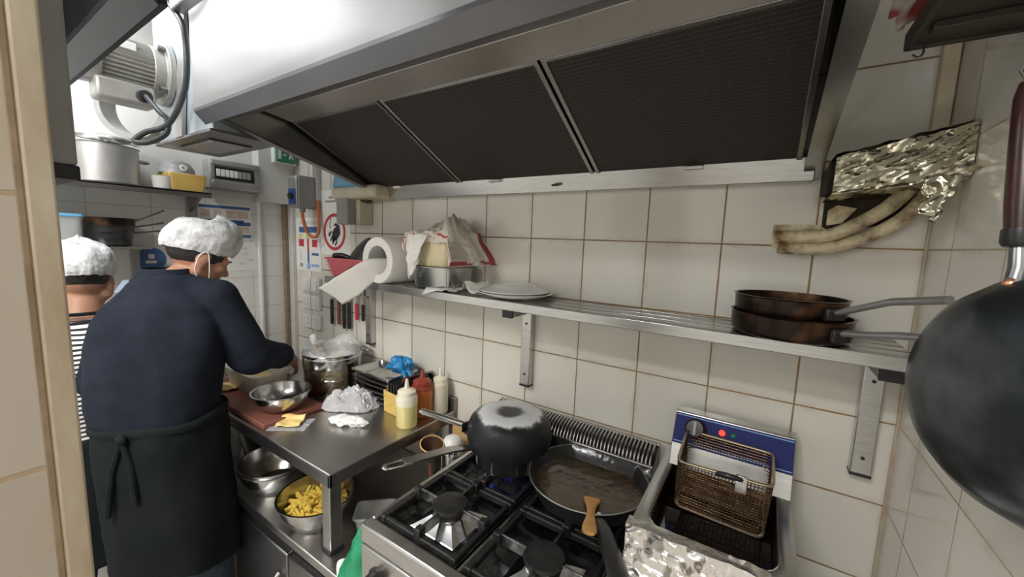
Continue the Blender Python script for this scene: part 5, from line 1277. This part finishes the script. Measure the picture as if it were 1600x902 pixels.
ax = Vector((-.15, .25, 1)).normalized()
MB().lathe([(0, 0), (.012, .002), (.030, .035), (.043, .078), (.040, .080), (.026, .036), (0, .012)], (-.975, -.205, Z-.835), Vector((.25, -.15, 1)), 36).build('scoop_cup', M['scoop'], t)
MB().lathe([(.0405, .0785), (.044, .0785), (.0445, .083), (.041, .084), (.0405, .0785)], (-.975, -.205, Z-.835), Vector((.25, -.15, 1)), 36).build('pale_rim', M['woodpale'], t)
MB().tube([(-.977, -.203, Z-.834), (-.985, -.19, Z-.90), (-.99, -.18, LZ+.002)], .008, 10).build('scoop_handle', M['board'], t)
t = thing('wooden_board', 'pale wooden board standing against the tiles behind the jar', 'board', (-.90, -.03, LZ))
MB().box(-.985, -.845, -.075, -.055, LZ+.0008, LZ+.275).build('board_panel', M['woodpale'], t, bevel=.004)
MB().cyl((-.915, -.0755, LZ+.245), (-.915, -.0745, LZ+.245), .010, n=20).build('hang_hole', M['blackink'], t)
tag(MB().rbox(-.945, -.245, [(.055, .032, LZ+.0008), (.058, .035, LZ+.05), (.058, .035, LZ+.056), (.052, .030, LZ+.056), (.050, .028, LZ+.01)], .01).build('white_tray', M['whitepl']), 'low white plastic tray on the base between table and cooker', 'tray')

# ================================================================== people
def capsule(mb, p0, p1, r0, r1, n=20, sx=1., sy=1.):
    p0, p1 = Vector(p0), Vector(p1); L_ = (p1-p0).length; pr = []
    for k in range(6): a = PI/2*(1-k/5); pr.append((r0*math.cos(a), -r0*math.sin(a)))
    pr[0] = (0, -r0)
    for k in range(6): a = PI/2*k/5; pr.append((r1*math.cos(a), L_+r1*math.sin(a)))
    pr[-1] = (0, L_+r1)
    mb.lathe(pr, p0, p1-p0, n, sx, sy)
def ellip(mb, c, rx, ry, rz, mat3=None, n=28):
    o = len(mb.v); mb.lathe([(0, -1)]+[(math.cos(-PI/2+PI*k/14), math.sin(-PI/2+PI*k/14)) for k in range(1, 14)]+[(0, 1)], (0, 0, 0), n=n)
    for i in range(o, len(mb.v)):
        v = mb.v[i]; w_ = Vector((v.x*rx, v.y*ry, v.z*rz))
        if mat3 is not None: w_ = mat3 @ w_
        mb.v[i] = Vector(c)+w_
def fuse(name, mb, mat, parent, voxel=.008, it=6, disp=None):
    """one closed surface out of overlapping volumes"""
    o = mb.build(name, mat, None, angle=180)
    rm = o.modifiers.new('r', 'REMESH'); rm.mode = 'VOXEL'; rm.voxel_size = voxel; rm.use_smooth_shade = True
    s_ = o.modifiers.new('s', 'SMOOTH'); s_.iterations = it; s_.factor = .5
    dg = bpy.context.evaluated_depsgraph_get(); me = bpy.data.meshes.new_from_object(o.evaluated_get(dg)); me.name = name
    o.modifiers.clear(); old = o.data; o.data = me; bpy.data.meshes.remove(old)
    if not me.materials: me.materials.append(mat)
    if disp:
        amp, sc1, amp2, sc2 = disp
        me.calc_loop_triangles(); nn = [v.normal.copy() for v in me.vertices]
        for v, n_ in zip(me.vertices, nn):
            p = v.co
            f = amp*(1-2*abs(noise.noise(Vector((p.x*sc1, p.y*sc1, p.z*sc1*.55)))))+amp2*noise.noise(Vector((p.x*sc2, p.y*sc2, p.z*sc2*.7)))
            v.co = p+n_*f
    me.polygons.foreach_set('use_smooth', [True]*len(me.polygons))
    if parent is not None:
        me.transform(Matrix.Translation(-parent.location)); o.parent = parent
    return o
def frame(F):
    """body axes from the facing direction: right, forward, up as a 3x3 matrix"""
    f = Vector(F).normalized(); u = Vector((0, 0, 1)); u = (u-f*u.dot(f)).normalized(); r = f.cross(u); return Matrix((r, f, u)).transposed()
def ellring(c, a, b, n=36, mat3=None, sq=2.4):
    out = []
    for k in range(n):
        t_ = 2*PI*k/n; ct, st = math.cos(t_), math.sin(t_)
        x = math.copysign(abs(ct)**(2/sq), ct)*a; y = math.copysign(abs(st)**(2/sq), st)*b
        out.append(Vector(c)+(mat3 @ Vector((x, y, 0)) if mat3 is not None else Vector((x, y, 0))))
    return out
def head(mb, c, Fh, s=1.):
    A = frame(Fh); c = Vector(c); q = lambda x, y, z: c+A @ Vector((x*s, y*s, z*s))
    ellip(mb, q(0, -.012, .022), .076*s, .094*s, .092*s, A)         # skull
    ellip(mb, q(0, .030, -.045), .058*s, .060*s, .072*s, A)         # face
    ellip(mb, q(0, .052, -.092), .030*s, .026*s, .022*s, A)         # chin
    for k in (-1, 1):
        capsule(mb, q(k*.062, -.005, -.060), q(k*.030, .058, -.092), .020*s, .014*s)      # jaw
        ellip(mb, q(k*.040, .062, -.028), .022*s, .020*s, .020*s, A)                      # cheek
        ellip(mb, q(k*.078, -.008, -.020), .009*s, .020*s, .033*s, A @ Matrix.Rotation(-.25, 3, 'X'))   # ear
        ellip(mb, q(k*.076, -.004, -.046), .009*s, .011*s, .011*s, A)                     # ear lobe
        ellip(mb, q(k*.030, .078, .006), .022*s, .012*s, .010*s, A)                       # brow
        ellip(mb, q(k*.030, .074, -.008), .013*s, .010*s, .009*s, A)                      # eyeball lid
    capsule(mb, q(0, .084, -.004), q(0, .104, -.040), .008*s, .0115*s)                    # nose
    for k in (-1, 1): ellip(mb, q(k*.010, .095, -.044), .009*s, .010*s, .007*s, A)
    ellip(mb, q(0, .082, -.066), .024*s, .011*s, .006*s, A); ellip(mb, q(0, .080, -.076), .021*s, .011*s, .007*s, A)   # lips
    return A, q
def hand(mb, w, d, palm_n, side, curl=.5, s=1.):
    """wrist w, direction d of the fingers, palm normal, side of the thumb"""
    d = Vector(d).normalized(); n_ = Vector(palm_n); n_ = (n_-d*n_.dot(d)).normalized(); b = d.cross(n_)*side; w = Vector(w)
    for k in range(4):      # palm as four metacarpals
        o = (k-1.5)*.0185*s; capsule(mb, w+b*o*.55+d*.008*s, w+b*o+d*.082*s, .0135*s, .0115*s, 12)
    for k, (L1, L2, L3) in enumerate(((.038, .024, .019), (.044, .028, .020), (.041, .026, .019), (.032, .020, .016))):
        o = (1.5-k)*.0192*s; p = w+b*o+d*.086*s; a = .0
        dirs = []
        for L_, c_ in ((L1, .45), (L2, .95), (L3, .70)):
            a += c_*curl*1.6; e = p+(d*math.cos(a)+n_*math.sin(a)+b*(1.5-k)*.03)*L_*s
            capsule(mb, p, e, .0092*s, .0082*s, 12); p = e
    p = w+b*.022*s+d*.020*s; 
    for L_, v_, r_ in ((.040, b*.72+d*.62+n_*.35, .0125), (.032, b*.30+d*.80+n_*.60, .0105), (.026, d*.80-b*.10+n_*.70, .0092)):
        e = p+v_.normalized()*L_*s; capsule(mb, p, e, r_*s, r_*.9*s, 12); p = e
def cap_mesh(q, A, lo=-.020, s=1., puff=1., seed=0., back=.0):
    mb = MB()
    def f(u, v):
        a = 2*PI*u; ph = v
        # v 0 at the hem, 1 at the crown
        R1, R2 = .088*s, .108*s
        e = [1.0, 1.05, 1.09, 1.09, 1.04, .94, .77, .53, .26, 0]; h = [0, .014, .034, .058, .080, .100, .116, .126, .131, .132]
        k = v*9; i = min(int(k), 8); g = k-i; rr_ = e[i]*(1-g)+e[i+1]*g; hh = (h[i]*(1-g)+h[i+1]*g)*s*puff
        pl = 1+.020*math.sin(a*34+2*nz(u*9, 0, seed))*max(0, 1-v*2.4)+.045*nz(math.cos(a)*2.2, math.sin(a)*2.2, v*3+seed)
        y = math.sin(a)*R2*rr_*pl*(1.06 if math.sin(a) < 0 else 1.)
        return q(math.cos(a)*R1*rr_*pl/s, (y-.010*s-back*v*s)/s, (lo*s+hh+(.022*s*math.sin(a))+.006*nz(math.cos(a)*4, math.sin(a)*4, v*5+seed)*s)/s)
    mb.grid(f, 96, 40); return mb

# ---------------- cook in dark jacket at the work table
Fb = Vector((-.70, .71, 0)).normalized(); Rb = Vector((Fb.y, -Fb.x, 0))          # body forward and its right hand side
O = Vector((-1.676, -.784, 0))                                                     # between the feet
def B(r, f, z): return O+Rb*r+Fb*f+Vector((0, 0, z))
person = thing('person', 'person in dark navy jacket, black apron and white hair cap bent over the work table', 'person', (O.x, O.y, 0))
hc = Vector((-1.728, -.622, Z-.105)); Fh = Vector((.06, .93, -.42))
hipz, shz = .90, 1.365
shR, shL = B(.150, .085, shz-.02), B(-.100, .052, shz-.085)
elR = Vector((-1.595, -.530, Z-.475)); haR = Vector((-1.715, -.335, Z-.540))
elL = B(-.185, .06, 1.075); haL = B(-.06, .27, 1.045)
bd = MB(); A, q = head(bd, hc, Fh, .95)
capsule(bd, B(0, .05, 1.36), hc+Vector((-.01, -.015, -.06)), .062, .056)
for z, a, b_, f in ((hipz-.06, .135, .10, 0), (1.02, .125, .09, .015), (1.16, .125, .09, .030), (1.27, .105, .08, .055)): ellip(bd, B(0, f, z), a, b_, .11, frame(Fb))
for sh, el, ha in ((shR, elR, haR), (shL, elL, haL)):
    capsule(bd, sh, el, .050, .040); capsule(bd, el, ha, .040, .027)
hand(bd, haR, (haR-elR).normalized()*.6+Vector((-.15, .2, -.55)), (-.6, -.3, -.5), 1, .55)
hand(bd, haL, Vector((-.3, .6, -.4)), (.6, .4, -.5), -1, .55)
ft = []
for k in (-1, 1):
    hp, kn_, an = B(k*.09, 0, hipz-.06), B(k*.10, .03, .48), B(k*.10, -.01, .085)
    capsule(bd, hp, kn_, .080, .056); capsule(bd, kn_, an, .054, .040); capsule(bd, an+Vector((0, 0, -.035)), an+Fb*.13+Vector((0, 0, -.05)), .036, .028); ft.append((hp, kn_, an))
body = fuse('body', bd, M['skin'], person, .0055, 4)
# jacket: torso loft plus sleeves
jk = MB(); A3 = frame(Fb)
def ring(z, a, b_, f, r=0., sq=2.5): return ellring(B(r, f, z), a, b_, 40, A3, sq)
jk.loft([ring(.90, .138, .120, -.008, .018), ring(.95, .150, .130, -.008, .014), ring(1.02, .165, .132, .0, .005), ring(1.12, .170, .132, .012, .005), ring(1.20, .176, .130, .028, .008), ring(1.27, .172, .122, .045, .010), ring(1.33, .145, .106, .060, .012), ring(1.38, .102, .088, .074, .012), ring(1.425, .074, .070, .086, .010)])
for sh, el, ha, k in ((shR, elR, haR, 1), (shL, elL, haL, -1)):
    capsule(jk, sh+Vector((0, 0, -.01)), sh+(el-sh)*.5, .068, .068); capsule(jk, sh+(el-sh)*.45, el, .068, .062); 
    e = el+(ha-el)*.70; capsule(jk, el, e, .064, .052)
    capsule(jk, e-(ha-el)*.05, e+(ha-el)*.06, .052, .047)
capsule(jk, B(.07, .070, 1.375), shR, .050, .066); capsule(jk, B(-.05, .068, 1.355), shL, .046, .062)
jacket = fuse('jacket', jk, M['navy'], person, .008, 4, (.012, 5.5, .005, 14.))
cl = MB(); nb = hc+Vector((-.005, -.020, -.095))
cl.loft([ellring(B(.004, .080, 1.405), .088, .080, 32, A3), ellring(B(.006, .088, 1.45), .070, .072, 32, A3), ellring(B(.007, .090, 1.452), .064, .066, 32, A3), ellring(B(.004, .082, 1.41), .078, .072, 32, A3)])
cl.build('collar', M['navy'], jacket)
# apron: skirt round the hips, tie at the back, strap patch on the left shoulder
ap = MB()
ap.loft([ring(.975, .163, .146, -.002, .018), ring(.90, .165, .154, -.006, .022), ring(.78, .164, .157, -.002, .026), ring(.64, .168, .160, .004, .028), [p+Vector((0, 0, -.35*((p-B(0, .01, 0)).dot(Fb))-.10*((p-B(0, .01, 0)).dot(Rb)))) for p in ring(.42, .170, .160, .010, .030)]], cap=True)
apron = fuse('apron', ap, M['apronblk'], person, .010, 3, (.007, 6., .004, 13.))
MB().tube([p+Vector((0, 0, 0)) for p in ring(.962, .170, .153, -.002, .018)], .012, 8, closed=True, flat=(.4, 1.2, (0, 0, 1))).build('apron_tie', M['apronblk'], apron)
kt = MB(); p = B(.0, -.163, .955); kt.tube([p, p+Vector((0, 0, -.08))+Rb*.02, p+Vector((0, 0, -.2))+Rb*.03-Fb*.01], .009, 8); kt.tube([p, p+Vector((0, 0, -.1))-Rb*.03, p+Vector((0, 0, -.24))-Rb*.045-Fb*.01], .009, 8); ellip(kt, p, .018, .014, .016)
kt.build('tie_knot', M['apronblk'], apron)
sp_m = MB(); sp_m.loft([ellring(B(-.070, .055, 1.375), .050, .050, 20, A3)]+[ellring(B(-.066, .062, 1.412), .034, .040, 20, A3)])
sp_m.build('shoulder_patch', pm('slate_blue_cotton', (.16, .20, .26), .9), jacket)
tr = MB()
for hp, kn_, an in ft:
    capsule(tr, hp, kn_, .090, .076); capsule(tr, kn_, an+Vector((0, 0, .02)), .077, .066)
trousers = fuse('trousers', tr, M['denim'], person, .010, 3, (.006, 9., .003, 18.))
for hp, kn_, an in ft:
    s_ = MB(); capsule(s_, an+Vector((0, 0, -.035))-Fb*.03, an+Fb*.14+Vector((0, 0, -.047)), .046, .036); ellip(s_, an+Vector((0, 0, -.01)), .05, .05, .05)
    for i, v in enumerate(s_.v): v.z = max(v.z, .002)
    fuse('shoe', s_, M['shoe'], person, .008, 3)
cap_mesh(q, A, lo=.010, s=.92, puff=1.06, seed=2.).build('hair_cap', M['cap'], person, angle=180)
hm_ = MB(); ellip(hm_, q(0, -.016, .016), .0745, .0915, .074, A); hm_.build('hair', M['hair'], person)
# mask pulled under the chin, elastic loops round the ear
mk = MB()
def mkf(u, v):
    a = (u-.5)*2.5; return q(math.sin(a)*.068, .020+math.cos(a)*.068, -.088-.030*v+.010*math.cos(a)-.004*math.sin(v*9))
mk.grid(mkf, 24, 8); mask = mk.build('face_mask', M['maskblue'], person, solid=.002)
for k in (-1, 1):
    MB().tube(spline([q(k*.066, .042, -.085), q(k*.082, .018, -.030), q(k*.088, -.006, .012), q(k*.086, -.024, -.005), q(k*.078, -.016, -.060), q(k*.066, .020, -.100)], 6), .0016, 6).build('ear_loop', M['whitepl'], mask)
for k in (-1, 1):
    MB().obox(q(k*.0315, .090, .012), A @ Vector((.014, -.002*k, .0)), A @ Vector((0, .0025, 0)), A @ Vector((0, 0, .0025))).build('eyebrow', M['hair'], person)
    e = MB(); ellip(e, q(k*.030, .0795, -.008), .009, .006, .0042, A); e.build('eye', M['blackink'], person)

# ---------------- second cook in striped top behind the pier edge
F2 = Vector((-.93, .10, 0)).normalized(); R2_ = Vector((F2.y, -F2.x, 0)); O2 = Vector((-1.960, -.895, 0))
def B2(r, f, z): return O2+R2_*r+F2*f+Vector((0, 0, z if z < .5 or z > 1.40 else z-.055*(z-.5)/.8))
p2 = thing('person', 'person in black and white striped top and white hair cap, seen from behind', 'person', (O2.x, O2.y, 0))
h2c = B2(.012, .030, Z-.195); Fh2 = F2*.95+R2_*.10+Vector((0, 0, -.25))
b2_ = MB(); A2, q2 = head(b2_, h2c, Fh2, .93)
capsule(b2_, B2(0, .0, 1.30), h2c+Vector((0, 0, -.06)), .055, .052)
for z, a, b_, f in ((.86, .145, .105, 0), (.98, .13, .095, .0), (1.12, .14, .095, .0), (1.24, .15, .09, .0)): ellip(b2_, B2(0, f, z), a, b_, .10, frame(F2))
s2R, s2L = B2(.165, .005, 1.275), B2(-.165, .005, 1.275); e2R, e2L = B2(.205, .03, 1.02), B2(-.205, .03, 1.02); w2R, w2L = B2(.12, .16, .98), B2(-.12, .16, .98)
for sh, el, ha in ((s2R, e2R, w2R), (s2L, e2L, w2L)):
    capsule(b2_, sh, el, .044, .036); capsule(b2_, el, ha, .036, .025)
hand(b2_, w2R, F2+Vector((0, 0, -.3)), (.0, -.4, -.6), 1, .5, .92); hand(b2_, w2L, F2+Vector((0, 0, -.3)), (0, .4, -.6), -1, .5, .92)
f2 = []
for k in (-1, 1):
    hp, kn_, an = B2(k*.085, 0, .82), B2(k*.09, .02, .46), B2(k*.09, -.01, .08)
    capsule(b2_, hp, kn_, .075, .052); capsule(b2_, kn_, an, .050, .038); capsule(b2_, an+Vector((0, 0, -.035)), an+F2*.12+Vector((0, 0, -.05)), .034, .026); f2.append((hp, kn_, an))
fuse('body', b2_, M['skin'], p2, .006, 4)
A4 = frame(F2)
def ring2(z, a, b_, f, sq=2.4): return ellring(B2(0, f, z), a, b_, 40, A4, sq)
tp = MB(); tp.loft([ring2(.83, .172, .128, 0), ring2(.95, .160, .118, 0), ring2(1.08, .166, .118, 0), ring2(1.19, .182, .116, 0), ring2(1.265, .180, .104, 0), ring2(1.305, .120, .085, 0), ring2(1.325, .078, .070, .0)])
for sh, el, ha in ((s2R, e2R, w2R), (s2L, e2L, w2L)):
    capsule(tp, sh, el, .060, .053); capsule(tp, el, el+(ha-el)*.8, .053, .044)
top = fuse('striped_top', tp, M['stripes'], p2, .008, 4, (.004, 9., .002, 18.))
tr2 = MB()
for hp, kn_, an in f2: capsule(tr2, hp, kn_, .094, .074); capsule(tr2, kn_, an+Vector((0, 0, .02)), .073, .062)
fuse('trousers', tr2, M['denim'], p2, .010, 3, (.005, 9., .003, 18.))
ap2 = MB(); ap2.loft([ring2(.905, .176, .134, 0), ring2(.84, .186, .142, 0), ring2(.66, .200, .152, 0), ring2(.50, .205, .155, .0), ring2(.42, .203, .152, 0)])
a2 = fuse('apron', ap2, M['apronblk'], p2, .010, 3, (.006, 7., .003, 14.))
for hp, kn_, an in f2:
    s_ = MB(); capsule(s_, an+Vector((0, 0, -.035))-F2*.03, an+F2*.13+Vector((0, 0, -.047)), .044, .034); ellip(s_, an+Vector((0, 0, -.01)), .048, .048, .048)
    for v in s_.v: v.z = max(v.z, .002)
    fuse('shoe', s_, M['shoe'], p2, .008, 3)
cap_mesh(q2, A2, lo=.012, s=.93, puff=1.0, seed=6.).build('hair_cap', M['cap'], p2, angle=180)
hm_ = MB(); ellip(hm_, q2(0, -.016, .014), .0735, .0905, .066, A2); hm_.build('hair', M['hair'], p2)
MB().tube([B2(.058, .045, 1.335), B2(.068, .0, 1.345), B2(.050, -.052, 1.350), B2(0, -.070, 1.352), B2(-.050, -.052, 1.350), B2(-.068, 0, 1.345), B2(-.058, .045, 1.335)], .006, 8).build('apron_neck_strap', M['apronblk'], a2)
MB().tube(ring2(1.325, .080, .072, 0), .006, 8, closed=True).build('neck_trim', M['black'], top)

# ================================================================== light
def lamp(name, label, x0, x1, y0, y1, energy, col, grp=None):
    t = thing(name, label, 'ceiling light', ((x0+x1)/2, (y0+y1)/2, CEIL-.055), 0, grp)
    MB().box(x0, x1, y0, y1, CEIL-.05, CEIL-.002).build('housing', M['whitepl'], t, bevel=.004)
    em, nt, b = new_mat('lamp_diffuser_'+name); b.inputs['Emission Color'].default_value = (*col, 1); b.inputs['Emission Strength'].default_value = 3.; b.inputs['Base Color'].default_value = (.8, .8, .8, 1)
    MB().box(x0+.015, x1-.015, y0+.015, y1-.015, CEIL-.058, CEIL-.05).build('diffuser', em, t)
    L = bpy.data.lights.new(name+'_light', 'AREA'); L.shape = 'RECTANGLE'; L.size = x1-x0-.03; L.size_y = y1-y0-.03; L.energy = energy; L.color = col
    o = bpy.data.objects.new(name+'_light', L); C.objects.link(o); o.location = ((x0+x1)/2, (y0+y1)/2, CEIL-.062); 
lamp('unseen_ceiling_lamp', 'white fluorescent ceiling fixture above the cooks at the far end', -2.24, -1.52, -1.08, -.93, 9.5, (.95, .98, 1.), 'ceiling fixtures')
lamp('unseen_ceiling_lamp', 'unseen long fill light added on the ceiling in the middle of the room behind the canopy', -1.5, -.1, -1.98, -1.78, 40, (.98, .98, .98), 'ceiling fixtures')  # fill light added out of view to brighten the left part
lamp('added_fill_panel', 'unseen square fill light added on the ceiling behind the photographer', -1.25, -.55, -2.90, -2.2, 30, (1., .93, .84))  # added fill light, placed to keep direct light off the pier face
w = bpy.data.worlds.new('world'); sc.world = w; w.use_nodes = True
w.node_tree.nodes['Background'].inputs[0].default_value = (.75, .82, .9, 1); w.node_tree.nodes['Background'].inputs[1].default_value = .3
sc.view_settings.view_transform = 'Standard'; sc.view_settings.look = 'None'; sc.view_settings.gamma = 1.; sc.view_settings.use_curve_mapping = False
sc.view_settings.exposure = .25
